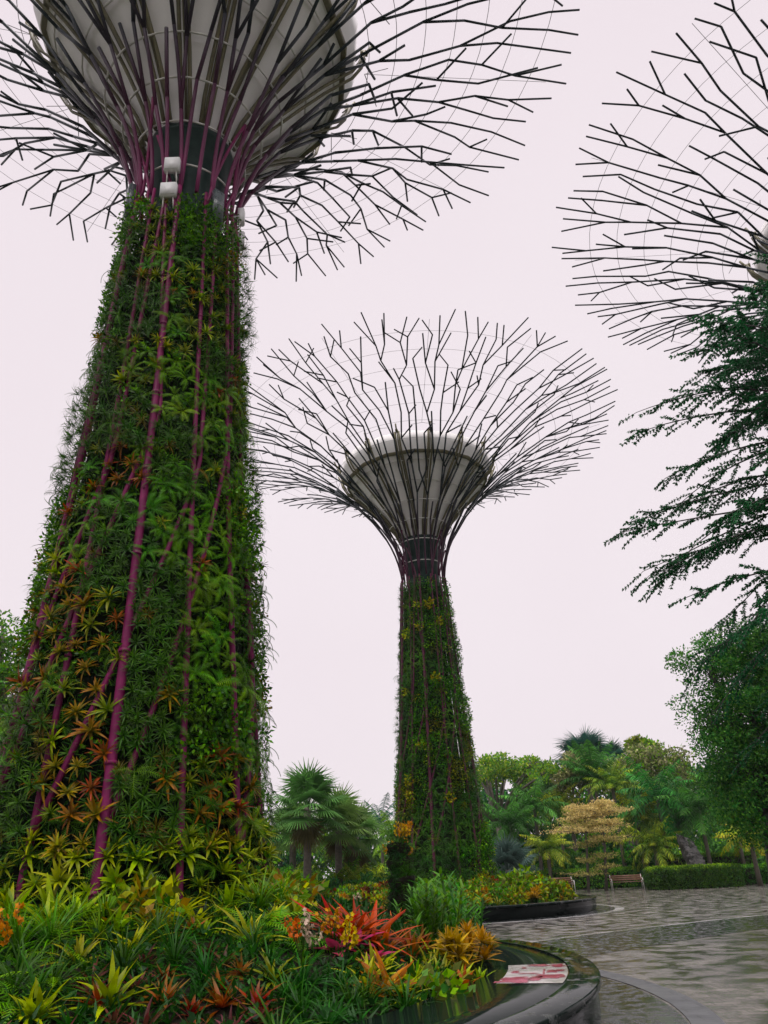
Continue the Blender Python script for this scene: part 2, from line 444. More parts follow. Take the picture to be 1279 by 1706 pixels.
annulus('ring_paving', (34, -14), 46.6, 46.75, 0.004, M['light_ring'], n=220)

# ------------------------------------------------------------------ planters
def planter(c, R, rin, band, label, lz):
    t = empty('round_planter', (c[0], c[1], 0)); tag(t, label, 'planter')
    g = Geo(); lathe(g, [(R - 0.10, 0.0), (R - 0.05, 0.12), (R - 0.05, lz - 0.09)], 200); g.build('wall', M['wall_stone'], t, True)
    g = Geo(); lathe(g, [(R - 0.05, lz - 0.09), (R, lz - 0.075), (R, lz - 0.015), (R - 0.015, lz), (R - band, lz)], 200); g.build('coping', M['splash'], t)
    g = Geo(); lathe(g, [(R - band, lz - 0.012), (R - band - 0.012, lz - 0.004), (rin, lz - 0.004), (rin, lz - 0.2)], 200); g.build('stone_top', M['granite'], t)
    return t
planter(P1C, P1R, 7.75, 0.34, 'round black granite planter with wide wet top at the near tower', PT)
planter(P2C, P2R, 5.9, 0.25, 'low round black planter at the foot of the distant tower', 0.45)

T1 = np.array([-4.2, 12.9, 0.0]); T2 = np.array([1.85, 37.0, 0.0]); T3 = np.array([17.7, 20.3, 0.0])
def soil1(x, y):
    d = math.hypot(x - T1[0], y - T1[1]); e = math.hypot(x - P1C[0], y - P1C[1])
    return 0.42 + 1.0 * max(0.0, 1 - max(0, d - 2.0) / 4.6) * min(1, max(0, 7.7 - e) / 1.2)
def soil2(x, y):
    d = math.hypot(x - T2[0], y - T2[1])
    return 0.38 + 0.5 * max(0.0, 1 - max(0, d - 2.0) / 3.5)
def soil(name, c, R, fn):
    g = Geo(); nr, na = 26, 90
    V = []
    for i in range(nr):
        for j in range(na):
            r = R * (i + 0.02) / (nr - 1); a = j / na * 2 * PI
            x, y = c[0] + r * math.cos(a), c[1] + r * math.sin(a)
            V.append((x, y, fn(x, y) + random.uniform(-0.02, 0.02)))
    Q = [[i * na + j, i * na + (j + 1) % na, (i + 1) * na + (j + 1) % na, (i + 1) * na + j][::-1] for i in range(nr - 1) for j in range(na)]
    g.add(V, Q, W1); o = g.build(name, M['soil']); o['kind'] = 'structure'
soil('planting_soil', P1C, 7.76, soil1)
soil('planting_soil', P2C, 5.9, soil2)
def GS(px, py, fn=None, lift=0.0):
    """the point of the planting bed seen at a pixel"""
    fn = fn or soil1
    z = 0.6
    for _ in range(12):
        p = G(px, py, z); z = 0.5 * z + 0.5 * (fn(p[0], p[1]) + lift)
    p = G(px, py, z)
    return np.array([p[0], p[1], fn(p[0], p[1])])

# the printed sign lying on the stone top
def sector(g, c, r0, r1, a0, a1, z, n=8, m_=4, jag=0.0, rng=None):
    A = np.linspace(a0, a1, n + 1); Rr = np.linspace(r0, r1, m_ + 1)
    V = []
    for i, a in enumerate(A):
        for j, r in enumerate(Rr):
            rj = r + (rng.uniform(-jag, jag) if rng is not None and j in (0, m_) else 0)
            aj = a + (rng.uniform(-jag, jag) / 10 if rng is not None and i in (0, n) else 0)
            V.append((c[0] + rj * math.cos(aj), c[1] + rj * math.sin(aj), z))
    k = m_ + 1
    Q = [[i * k + j, i * k + j + 1, (i + 1) * k + j + 1, (i + 1) * k + j] for i in range(n) for j in range(m_)]
    g.add(V, Q, W1)
M['print_white'] = wet_stone('printed_vinyl_white', (0.36, 0.33, 0.32), (0.55, 0.50, 0.49), 5, 0.05, 0.3, 0.2, 7)
M['print_red'] = wet_stone('printed_vinyl_red', (0.28, 0.015, 0.06), (0.45, 0.05, 0.13), 5, 0.05, 0.3, 0.2, 7)
def polar(px, py, z=PT):
    p = G(px, py, z); return math.hypot(p[0] - P1C[0], p[1] - P1C[1]), math.atan2(p[1] - P1C[1], p[0] - P1C[0])
sg = empty('floor_sticker', (0, 0, 0)); tag(sg, 'white and pink printed sticker on the wet planter top', 'sticker')
g = Geo(); aa, ab = polar(945, 1638)[1], polar(950, 1605)[1]
sector(g, P1C, 8.14, P1R - 0.36, aa, ab, PT + 0.002, 14, 6); g.build('sheet', M['print_white'], sg)
rg = np.random.default_rng(3)
for (r0, r1, f0, f1) in ((8.14, 8.46, 0.02, 0.28), (8.46, 8.56, 0.1, 0.3), (8.52, 8.8, 0.22, 0.40), (8.4, 8.62, 0.86, 0.98), (8.66, 8.82, 0.80, 0.96), (8.6, 8.7, 0.5, 0.62), (8.7, 8.8, 0.56, 0.64),
                         (8.2, 8.27, 0.5, 0.62), (8.3, 8.36, 0.74, 0.84), (8.3, 8.5, 0.45, 0.49), (8.56, 8.58, 0.42, 0.7)):
    g = Geo(); sector(g, P1C, r0, r1, aa + (ab - aa) * f0, aa + (ab - aa) * f1, PT + 0.005, 12, 4, min(.05, (r1 - r0) * .3), rg); g.build('red_print', M['print_red'], sg)

# ------------------------------------------------------------------ supertree
NV = 13                       # upright pipes
STEP = 2 * PI / NV
RF_Z = [0, 2.5, 4.4, 7, 9, 12.2, 14, 15.3, 15.9, 16.6]
RF_R = [2.42, 2.14, 1.97, 1.74, 1.59, 1.41, 1.25, 1.13, 1.1, 1.1]
def rf(z): return float(np.interp(z, RF_Z, RF_R))
Z0, R0, PHI_E = 15.0, 1.08, rad(76)
Z_TOP, R_TOP = 23.4, 10.2
AA = (R_TOP - R0) / (1 - math.cos(PHI_E)); BB = (Z_TOP - Z0) / math.sin(PHI_E)
def prof(t, lay=0.0):
    ph = t * PHI_E
    r = R0 + AA * (1 - math.cos(ph)); z = Z0 + BB * math.sin(ph)
    # outward normal of the flared surface (pointing down and out)
    dr, dz = AA * math.sin(ph), BB * math.cos(ph)
    k = math.hypot(dr, dz)
    return r + dz / k * lay, z - dr / k * lay
def SP(t, th, lay=0.0):
    r, z = prof(t, lay)
    return np.array([r * math.sin(th), -r * math.cos(th), z])
NB = 20
BACKLIT_DARK = (0.008, 0.017, 0.022)  # darkness of rods against the bright sky, put into their colour
LEVELS = (0.0, 0.21, 0.34, 0.46, 0.57, 0.67, 0.765, 0.855, 0.945, 1.03)
COUNTS = (20, 32, 46, 60, 73, 85, 96, 107, 116, 122)
def canopy_net(rng):
    """forking rods: nodes on widening rings, each joined to a near node of the ring before"""
    nodes = []
    for i, (t, n) in enumerate(zip(LEVELS, COUNTS)):
        off = rad(-9) if i < 1 else rng.uniform(0, 1) * 2 * PI / n
        js = 0.0 if i == 0 else (.15 if i == 1 else .42)
        tj = 0.0 if i == 0 else (.035 if i == 1 else .026)
        nodes.append([[t + rng.uniform(-tj, tj), off + (k + rng.uniform(-js, js)) * 2 * PI / n, None, []] for k in range(n)])
    for i in range(1, len(nodes)):
        kids = {}
        for q, nd in enumerate(nodes[i]):
            if True:
                d = [abs((m_[1] - nd[1] + PI) % (2 * PI) - PI) for m_ in nodes[i - 1]]
                o = np.argsort(d)
                p = int(o[0]) if i < 3 or rng.random() < .6 or d[o[1]] > 2.2 * PI / COUNTS[i - 1] * 1.4 else int(o[1])
                if len(nodes[i - 1][p][3]) >= 2: p = int(o[1]) if len(nodes[i - 1][o[1]][3]) < 2 else p
            nd[2] = p; nodes[i - 1][p][3].append(q)
    return nodes
def grow_branch(g, nodes, k, lay, rng, rad0, PLUM):
    PL, NV_ = np.array(PLUM), np.array(BACKLIT_DARK)
    def line(t0, h0, t1, h1, r0_, r1_):
        n_ = max(2, int((t1 - t0) / 0.045) + 1) if t0 < 0.2 else 2
        dh = (h1 - h0 + PI) % (2 * PI) - PI
        u = np.linspace(0, 1, n_); tt = t0 + (t1 - t0) * u
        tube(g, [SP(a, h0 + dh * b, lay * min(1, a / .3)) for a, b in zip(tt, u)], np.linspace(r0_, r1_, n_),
             np.array([PL + (NV_ - PL) * min(1, max(0, (a - .06) / .32)) ** .7 for a in tt]), n=6)  # purple fades outwards into the painted-in backlit dark
    def rec(i, q, rr):
        t, h, _, kids = nodes[i][q]
        for c in kids:
            t1, h1 = nodes[i + 1][c][:2]
            line(t, h, t1, h1, rr, rr * .95)
            rec(i + 1, c, rr * .95)
        if i >= 3 and (len(kids) == 1 and rng.random() < .38 or len(kids) == 0 and i < 8 and rng.random() < .5):      # a short free end
            r_, _z = prof(t); al = rng.choice([-1, 1]) * rng.uniform(.5, 1.0); ln = rng.uniform(.5, 1.1)
            ph = t * PHI_E; ds = math.hypot(AA * math.sin(ph), BB * math.cos(ph)) * PHI_E
            line(t, h, t + ln * math.cos(al) / ds, h + ln * math.sin(al) / r_, rr * .95, rr * .9)
    rec(0, k, rad0)

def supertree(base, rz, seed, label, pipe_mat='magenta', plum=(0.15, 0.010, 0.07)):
    t = empty('supertree_tower', base, rz); tag(t, label, 'tower', 'steel supertree towers')
    rng = np.random.default_rng(seed)
    g = Geo(); lathe(g, [(0.82, 0), (0.82, 15.8), (0.86, 15.85), (0.86, 17.0), (0.98, 17.05), (0.98, 17.25), (0.5, 17.25)], 32); g.build('core', M['core'], t)
    # upright and slanting pipes on the trunk
    for k in range(NV):
        th = rad(-9) + k * STEP
        zz = np.linspace(0.45, Z0, 16); PD = .06 if k == 0 else (.08 if k in (1, 2, NV - 2) else .11)
        g = Geo()
        tube(g, [(math.sin(th) * (rf(z) - PD * min(1, (Z0 - z) / 3)), -math.cos(th) * (rf(z) - PD * min(1, (Z0 - z) / 3)), z) for z in zz], np.interp(zz, [0, 6, 15.3], np.array([0.078, 0.07, 0.05]) * (1 if k in (0, NV - 2) else .68)), n=10)
        for z in np.arange(1.5 + (k % 3) * 0.4, 15, 1.6):
            r = rf(z) - PD; rr = float(np.interp(z, [0, 6, 15.3], np.array([0.078, 0.07, 0.05]) * (1 if k in (0, NV - 2) else .68))) * 1.22
            tube(g, [(math.sin(th) * r, -math.cos(th) * r, z), (math.sin(th) * (r - 0.004), -math.cos(th) * (r - 0.004), z + 0.05)], rr, n=10)
        g.build('pipe', M[pipe_mat], t, True)
    for k in range(NV):
        if k % 2 and k != NV - 2: continue
        PD = .07; th = rad(-9) + k * STEP
        z_a = [2.2, 3.1, 1.8, 2.7][k % 4]
        n_up = 6.6 + rng.uniform(-0.8, 0.8)
        keys_z = [z_a, z_a + n_up, Z0]
        keys_t = [th, th + 2.15 * STEP, th + (1.5 if k % 2 else 2.5) * STEP]
        zz = np.linspace(z_a, Z0, 22)
        tt = np.interp(zz, keys_z, keys_t)
        g = Geo()
        tube(g, [(math.sin(b) * (rf(z) - .02 - PD * min(1, (Z0 - z) / 3)), -math.cos(b) * (rf(z) - .02 - PD * min(1, (Z0 - z) / 3)), z) for z, b in zip(zz, tt)], np.linspace(0.046, 0.034, 22), n=8)
        g.build('pipe', M[pipe_mat], t, True)
    # short braces across the bare neck
    for k in range(NV):
        th = rad(-9) + k * STEP
        za, zb = 14.2 + (k % 3) * 0.35, 16.5 + (k % 2) * 0.9
        g = Geo()
        zz = np.linspace(za, zb, 8)
        sgn = 1 if k % 3 else -1
        def rn(z): return rf(z) if z < Z0 else prof(math.asin((z - Z0) / BB) / PHI_E)[0]
        tube(g, [(math.sin(th + sgn * STEP * u) * rn(z), -math.cos(th + sgn * STEP * u) * rn(z), z) for z, u in zip(zz, np.linspace(0, 1, 8))], 0.036, n=8)
        g.build('pipe', M[pipe_mat], t, True)
    # canopy: each stem with its forks is one welded branch
    net = canopy_net(rng)
    for k in range(NB):
        th = rad(-9) + k * 2 * PI / NB
        g = Geo(); lay = (0.0, 0.26)[k % 2]
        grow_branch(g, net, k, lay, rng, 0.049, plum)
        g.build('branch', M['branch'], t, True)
    # hoops round the flare, then thin cables further out
    for tt in (0.07, 0.165, 0.25, 0.33, 0.41, 0.49):
        r, z = prof(tt); g = Geo()
        tube(g, ring_pts(r - 0.10, z, 40), 0.024, n=6, caps=False); g.build('hoop', M['steel'], t, True)
    for tt in np.linspace(0.57, 0.96, 7):
        r, z = prof(tt); g = Geo()
        tube(g, ring_pts(r, z, 78), 0.0085, n=4, caps=False); g.build('cable', M['cable'], t)
    for k in range(NV):
        th = k * STEP + 0.1; g = Geo()
        p0 = np.array([4.4 * math.sin(th), -4.4 * math.cos(th), 21.75]); p1 = SP(1.0, th)
        tube(g, [p0, p1], 0.008, n=4, caps=False)
        p1 = SP(0.62, th + 0.12)
        tube(g, [p0, p1], 0.012, n=4, caps=False)
        tube(g, [p0, SP(0.62, th - 0.12)], 0.012, n=4, caps=False)
        g.build('cable', M['cable'], t)
    # funnel
    NF = 16
    fp = [(0.98, 17.2), (1.25, 17.8), (1.75, 18.5), (2.45, 19.3), (3.1, 20.0), (3.65, 20.5)]
    g = Geo(); lathe(g, fp, NF); fo = g.build('funnel', M['funnel'], t)
    g = Geo(); lathe(g, [(3.4, 20.56), (3.77, 20.47), (3.81, 20.62)], NF); g.build('ledge', M['olive'], fo)
    g = Geo(); lathe(g, [(3.75, 20.6), (4.02, 21.1), (4.12, 21.5), (4.02, 21.5), (3.92, 21.1)], NF); g.build('upper_band', M['funnel'], fo)
    g = Geo(); lathe(g, [(3.92, 21.1), (0.3, 21.0)], NF); g.build('deck', M['olive'], fo)
    allp = fp + [(3.83, 20.66), (4.08, 21.1), (4.18, 21.5)]
    for k in range(NF):
        th = (k + 0.5) * 2 * PI / NF; g = Geo()
        for sgn in (-1, 1):
            pts = []
            for (r, z) in allp:
                off = 0.09
                a = th + sgn * min(0.075, 0.10 / r)
                pts.append(((r + off) * math.sin(a), -(r + off) * math.cos(a), z - 0.06))
            tube(g, pts, 0.046, n=4)
        pts = [((r + 0.03) * math.sin(th), -(r + 0.03) * math.cos(th), z) for r, z in allp]
        tube(g, pts, 0.032, n=4)
        rb = g.build('rib', M['olive'], t)
        g = Geo()
        R_ = Rz(th)
        box(g, np.array([0, -4.25, 21.5]) @ R_.T, (0.12, 0.2, 0.1), W1, R_)
        tube(g, [np.array([0, -4.32, 21.5]) @ R_.T, np.array([0, -4.45, 21.8]) @ R_.T], .045, n=6)
        tube(g, [np.array([-.1, -4.0, 21.0]) @ R_.T, np.array([0, -4.45, 21.8]) @ R_.T, np.array([.1, -4.0, 21.0]) @ R_.T], .016, n=4)
        g.build('bracket', M['olive'], rb)
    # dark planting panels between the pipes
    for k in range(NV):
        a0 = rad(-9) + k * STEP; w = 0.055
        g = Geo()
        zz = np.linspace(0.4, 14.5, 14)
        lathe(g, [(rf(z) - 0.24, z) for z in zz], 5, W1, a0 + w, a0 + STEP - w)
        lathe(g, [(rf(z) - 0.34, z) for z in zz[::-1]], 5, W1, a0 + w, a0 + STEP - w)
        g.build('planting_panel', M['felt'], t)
    return t
RZ1 = math.atan2(4.2, 12.9); RZ2 = math.atan2(-1.85, 37.0); RZ3 = 0.9
t1 = supertree(T1, RZ1, 5, 'nearest and largest purple-piped steel tower tree, its wall thick with plants')
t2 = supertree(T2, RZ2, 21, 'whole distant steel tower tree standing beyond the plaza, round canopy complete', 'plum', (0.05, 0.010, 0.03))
t3 = None

# equipment on the bare neck of the near tower
def on_tower(base, rz, px, py, r):
    """angle and height of a pixel on a cylinder round the tower"""
    d = pray(px, py); o = CAM_P - base
    a = d[0] ** 2 + d[1] ** 2; b = 2 * (o[0] * d[0] + o[1] * d[1]); c = o[0] ** 2 + o[1] ** 2 - r * r
    disc = b * b - 4 * a * c
    if disc < 0: disc = 0
    s = (-b - math.sqrt(disc)) / (2 * a)
    p = CAM_P + s * d - base
    return math.atan2(p[0], -p[1]) - rz, p[2]
for (px, py, w, h, kind) in ((287, 276, .32, .36, 0), (281, 318, .34, .36, 0), (207, 366, .2, .34, 0), (404, 402, .22, .4, 0), (401, 362, .16, .42, 0), (362, 345, .24, .85, 1), (217, 335, .22, .85, 1)):
    r = 1.25
    th, z = on_tower(T1, RZ1, px, py, r)
    g = Geo(); R_ = Rz(th)
    dpt = 0.12
    box(g, np.array([0, -r, z]) @ R_.T, (w, dpt, h), W1, R_)
    box(g, np.array([0, -r - dpt / 2 - 0.01, z]) @ R_.T, (w * 0.9, 0.025, h * 0.9), W1, R_)
    box(g, np.array([0, -r + 0.2, z]) @ R_.T, (0.05, 0.35, 0.05), W1, R_)
    o = g.build('equipment_box' if kind == 0 else 'speaker_panel', M['white_box'] if kind == 0 else M['dark_panel'], t1)
    if kind == 0:
        g = Geo()
        for q in (-1, 1): tube(g, [np.array([q * w * 0.3, -r, z - h / 2]) @ R_.T, np.array([q * w * 0.33, -r + 0.05, z - h / 2 - 0.25]) @ R_.T], 0.014, n=6)
        g.build('bracket', M['steel'], o)

# ------------------------------------------------------------------ plant templates
gr = np.random.default_rng(2)
DG = (0.030, 0.125, 0.020); MG = (0.09, 0.25, 0.024); BG = (0.19, 0.40, 0.03); YG = (0.36, 0.44, 0.03); YE = (0.42, 0.36, 0.03)
OR = (0.36, 0.13, 0.025); RD = (0.30, 0.025, 0.02); DR = (0.09, 0.014, 0.022); OL = (0.10, 0.13, 0.025); PK = (0.42, 0.09, 0.13)
TPL = {}
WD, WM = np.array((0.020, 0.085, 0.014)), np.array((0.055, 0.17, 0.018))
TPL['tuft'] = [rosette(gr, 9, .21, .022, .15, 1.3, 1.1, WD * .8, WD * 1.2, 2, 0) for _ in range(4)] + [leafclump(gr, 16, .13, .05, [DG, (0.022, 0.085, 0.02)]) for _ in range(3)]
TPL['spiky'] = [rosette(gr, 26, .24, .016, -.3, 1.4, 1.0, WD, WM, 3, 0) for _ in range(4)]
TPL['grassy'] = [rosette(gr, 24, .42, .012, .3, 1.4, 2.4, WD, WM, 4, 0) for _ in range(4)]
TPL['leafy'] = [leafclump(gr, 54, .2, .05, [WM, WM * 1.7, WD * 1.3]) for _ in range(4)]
TPL['smallfern'] = [fern(gr, 7, .36, MG, (0.06, 0.19, 0.03), 13) for _ in range(4)]
TPL['darkfern'] = [fern(gr, 7, .4, DG, MG, 13, droop=1.7) for _ in range(4)]
def meshes(name, lst):
    out = []
    for T in lst:
        g = Geo(); g.add(*T); out.append(g.mesh(name, M['leaf'], True))
    return out
PM = {}
def reg(key, name, maker, n=4): PM[key] = meshes(name, [maker() for _ in range(n)])
reg('brom_orange', 'orange_bromeliad', lambda: rosette(gr, 24, .39, .05, -.15, 1.2, .85, (0.14, 0.17, 0.025), np.array((0.33, 0.15, 0.025)), 4))
reg('brom_rust', 'rust_bromeliad', lambda: rosette(gr, 24, .37, .046, -.15, 1.2, .85, (0.13, 0.09, 0.025), (0.33, 0.075, 0.025), 4))
reg('brom_yellow', 'yellow_green_bromeliad', lambda: rosette(gr, 22, .40, .055, -.1, 1.25, .85, (0.16, 0.26, 0.02), (0.36, 0.38, 0.03), 4))
reg('brom_olive', 'olive_bromeliad', lambda: rosette(gr, 26, .37, .04, -.1, 1.3, .9, (0.09, 0.17, 0.02), (0.25, 0.26, 0.03), 4))
reg('brom_lime', 'lime_bromeliad', lambda: rosette(gr, 18, .46, .068, .15, 1.3, .75, (0.13, 0.27, 0.02), (0.33, 0.40, 0.035), 4))
reg('brom_dark', 'dark_red_bromeliad', lambda: rosette(gr, 24, .27, .032, .0, 1.2, .8, (0.05, 0.05, 0.02), (0.13, 0.025, 0.028), 4))
reg('brom_green', 'dark_green_bromeliad', lambda: rosette(gr, 24, .28, .032, .0, 1.2, .9, WD * .6, WM * .6, 4))
reg('brom_redheart', 'red_hearted_bromeliad', lambda: rosette(gr, 26, .27, .036, .0, 1.3, .7, RD, (0.15, 0.11, 0.03), 4))
reg('brom_big_red', 'tall_red_bromeliad', lambda: rosette(gr, 22, .54, .058, .0, 1.0, .55, (0.28, 0.07, 0.02), (0.42, 0.03, 0.02), 5))
reg('brom_big_orange', 'tall_orange_bromeliad', lambda: rosette(gr, 22, .56, .056, .05, 1.05, .5, (0.24, 0.14, 0.025), (0.46, 0.11, 0.025), 5))
reg('brom_pink', 'pink_bromeliad', lambda: rosette(gr, 11, .34, .12, -.05, .9, .7, PK, (0.36, 0.05, 0.09), 4))
reg('fern', 'fern', lambda: fern(gr, 12, .5, MG, BG, 18))
reg('fern_bright', 'bright_fern', lambda: fern(gr, 12, .5, BG, (0.15, 0.36, 0.035), 18))
reg('fern_hang', 'hanging_fern', lambda: fern(gr, 9, .8, MG, BG, 20, el=(-.1, .8), droop=2.0))
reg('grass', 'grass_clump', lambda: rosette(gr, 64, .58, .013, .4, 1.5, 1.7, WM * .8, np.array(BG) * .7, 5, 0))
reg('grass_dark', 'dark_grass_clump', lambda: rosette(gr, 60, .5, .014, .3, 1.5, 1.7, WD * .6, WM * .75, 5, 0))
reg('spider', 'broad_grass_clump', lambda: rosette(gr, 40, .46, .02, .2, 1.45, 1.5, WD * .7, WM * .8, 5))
def croton():
    g = Geo()
    for k in range(7):
        a = gr.uniform(0, 2 * PI); b = np.array([math.cos(a) * .12, math.sin(a) * .12, gr.uniform(.1, .35)])
        T = rosette(gr, 20, .2, .04, .1, 1.4, .3, (0.42, 0.30, 0.02), (0.40, 0.22, 0.025), 3)
        tube(g, [(0, 0, 0), b], .01, (0.08, 0.1, 0.03), n=4)
        g.inst(T, np.eye(3), b)
    return g.data()
reg('croton', 'yellow_croton', croton)
def cane():
    g = Geo()
    for k in range(9):
        b = np.array([gr.normal(0, .13), gr.normal(0, .13), 0]); h = gr.uniform(.4, .72)
        tube(g, [b, b * 1.2 + [0, 0, h]], .012, (0.05, 0.13, 0.03), n=4)
        for i in range(16):
            z = h * (.25 + .75 * i / 15)
            strap(g, .15, .035, .75, .4, PI * (i % 2) + gr.normal(0, .5) + k, MG, (0.07, 0.22, 0.035), 3, .2, base=b * (1 + .2 * z / h) + [0, 0, z])
    return g.data()
reg('cane', 'leafy_cane_clump', cane)
def orchid(c, n=5):
    def f():
        g = Geo()
        T = rosette(gr, 14, .3, .03, .3, 1.3, .8, DG, MG, 4)
        g.inst(T, np.eye(3), (0, 0, 0))
        for k in range(n):
            a = gr.uniform(0, 2 * PI); tip = np.array([math.cos(a) * .15, math.sin(a) * .15, gr.uniform(.42, .62)])
            tube(g, [(0, 0, 0), tip * [.4, .4, .6], tip], .006, (0.06, 0.12, 0.03), n=4)
            for q in range(9):
                p = tip * (0.62 + .38 * q / 8) + gr.normal(0, .022, 3)
                M_ = rot_rand(gr)
                for s_ in range(5): strap(g, .036, .03, .3, .3, s_ * 1.2566, c, np.array(c) * .9, 2, 0, base=(0, 0, 0))
                # rotate the last five petals into place
                for s_ in range(1, 6): g.V[-s_] = g.V[-s_] @ M_.T + p
        return g.data()
    return f
reg('orchid_orange', 'orange_orchid', orchid((0.62, 0.22, 0.02)))
reg('orchid_yellow', 'yellow_orchid', orchid((0.62, 0.42, 0.03)))
reg('orchid_cream', 'cream_orchid', orchid((0.62, 0.5, 0.38)))
reg('brom_small_orange', 'small_orange_bromeliad', lambda: rosette(gr, 16, .32, .05, .2, 1.3, .5, (0.2, 0.12, 0.02), (0.42, 0.13, 0.03), 4))
reg('shrub_green', 'leafy_shrub', lambda: leafclump(gr, 300, .42, .085, [MG, BG, OL, DG], .8))
reg('shrub_yellow', 'yellow_leaf_shrub', lambda: leafclump(gr, 260, .38, .08, [OL, YG, (0.3, 0.22, 0.03), MG], .8))
reg('shrub_red', 'red_leaf_shrub', lambda: leafclump(gr, 240, .34, .08, [DR, (0.16, 0.03, 0.02), DG], .7))
reg('yellow_clump', 'yellow_leaf_clump', lambda: leafclump(gr, 60, .24, .10, [YG, YE, (0.3, 0.34, 0.03)], .9))

PLACED = []
def plant(key, loc, axis=(0, 0, 1), scale=1.0, meta=None):
    ms = PM[key]; me = ms[len(PLACED) % len(ms)]
    o = bpy.data.objects.new(me.name.split('.')[0], me); COL.objects.link(o)
    R_ = Raxis(np.asarray(axis, float), random.uniform(0, 2 * PI)) * scale
    mm = Matrix([[R_[0][0], R_[0][1], R_[0][2], loc[0]], [R_[1][0], R_[1][1], R_[1][2], loc[1]], [R_[2][0], R_[2][1], R_[2][2], loc[2]], [0, 0, 0, 1]])
    o.matrix_world = mm
    PLACED.append((o, key, meta, np.array(loc, float)))
    return o

# ------------------------------------------------------------------ living walls
# species for the panels facing the camera, lowest first: (top of zone, kind)
ZONES = {
    -3: [(2.0, 'brom_yellow'), (3.2, 'fern'), (5, 'mix'), (8, 'leafy'), (10, 'grassy'), (12, 'smallfern'), (16, 'leafy')],
    -2: [(2.0, 'brom_yellow'), (4.3, 'spiky'), (6.4, 'brom_orange'), (8.4, 'mix'), (10.5, 'grassy'), (12, 'spiky'), (14, 'grassy'), (16, 'leafy')],
    -1: [(2.0, 'brom_yellow'), (5.7, 'brom_orange'), (7.2, 'spiky'), (8.4, 'brom_rust'), (9.6, 'spiky'), (10.9, 'brom_olive'), (12.2, 'grassy'), (16, 'brom_olive')],
    0: [(2.0, 'brom_lime'), (6.2, 'spiky'), (7.6, 'fern'), (9.0, 'spiky'), (10.4, 'fern_bright'), (11.5, 'brom_olive'), (12.6, 'brom_yellow'), (13.4, 'darkfern'), (16, 'leafy')],
    1: [(2.0, 'brom_lime'), (3.3, 'brom_orange'), (4.2, 'leafy'), (6.0, 'fern'), (7.6, 'fern_bright'), (8.6, 'smallfern'), (10.2, 'fern'), (11.0, 'spiky'), (13.0, 'brom_olive'), (16, 'leafy')],
    2: [(2.3, 'brom_yellow'), (3.4, 'fern'), (5.0, 'fern_hang'), (6.6, 'darkfern'), (8, 'leafy'), (9.4, 'fern'), (11.2, 'brom_olive'), (12.5, 'grassy'), (16, 'smallfern')],
    3: [(2.3, 'brom_yellow'), (4.2, 'darkfern'), (6.5, 'leafy'), (7.4, 'brom_rust'), (9.5, 'grassy'), (12, 'spiky'), (16, 'grassy')],
}
FILL = {'spiky': .18, 'grassy': .24, 'leafy': .2, 'smallfern': .24, 'darkfern': .26}
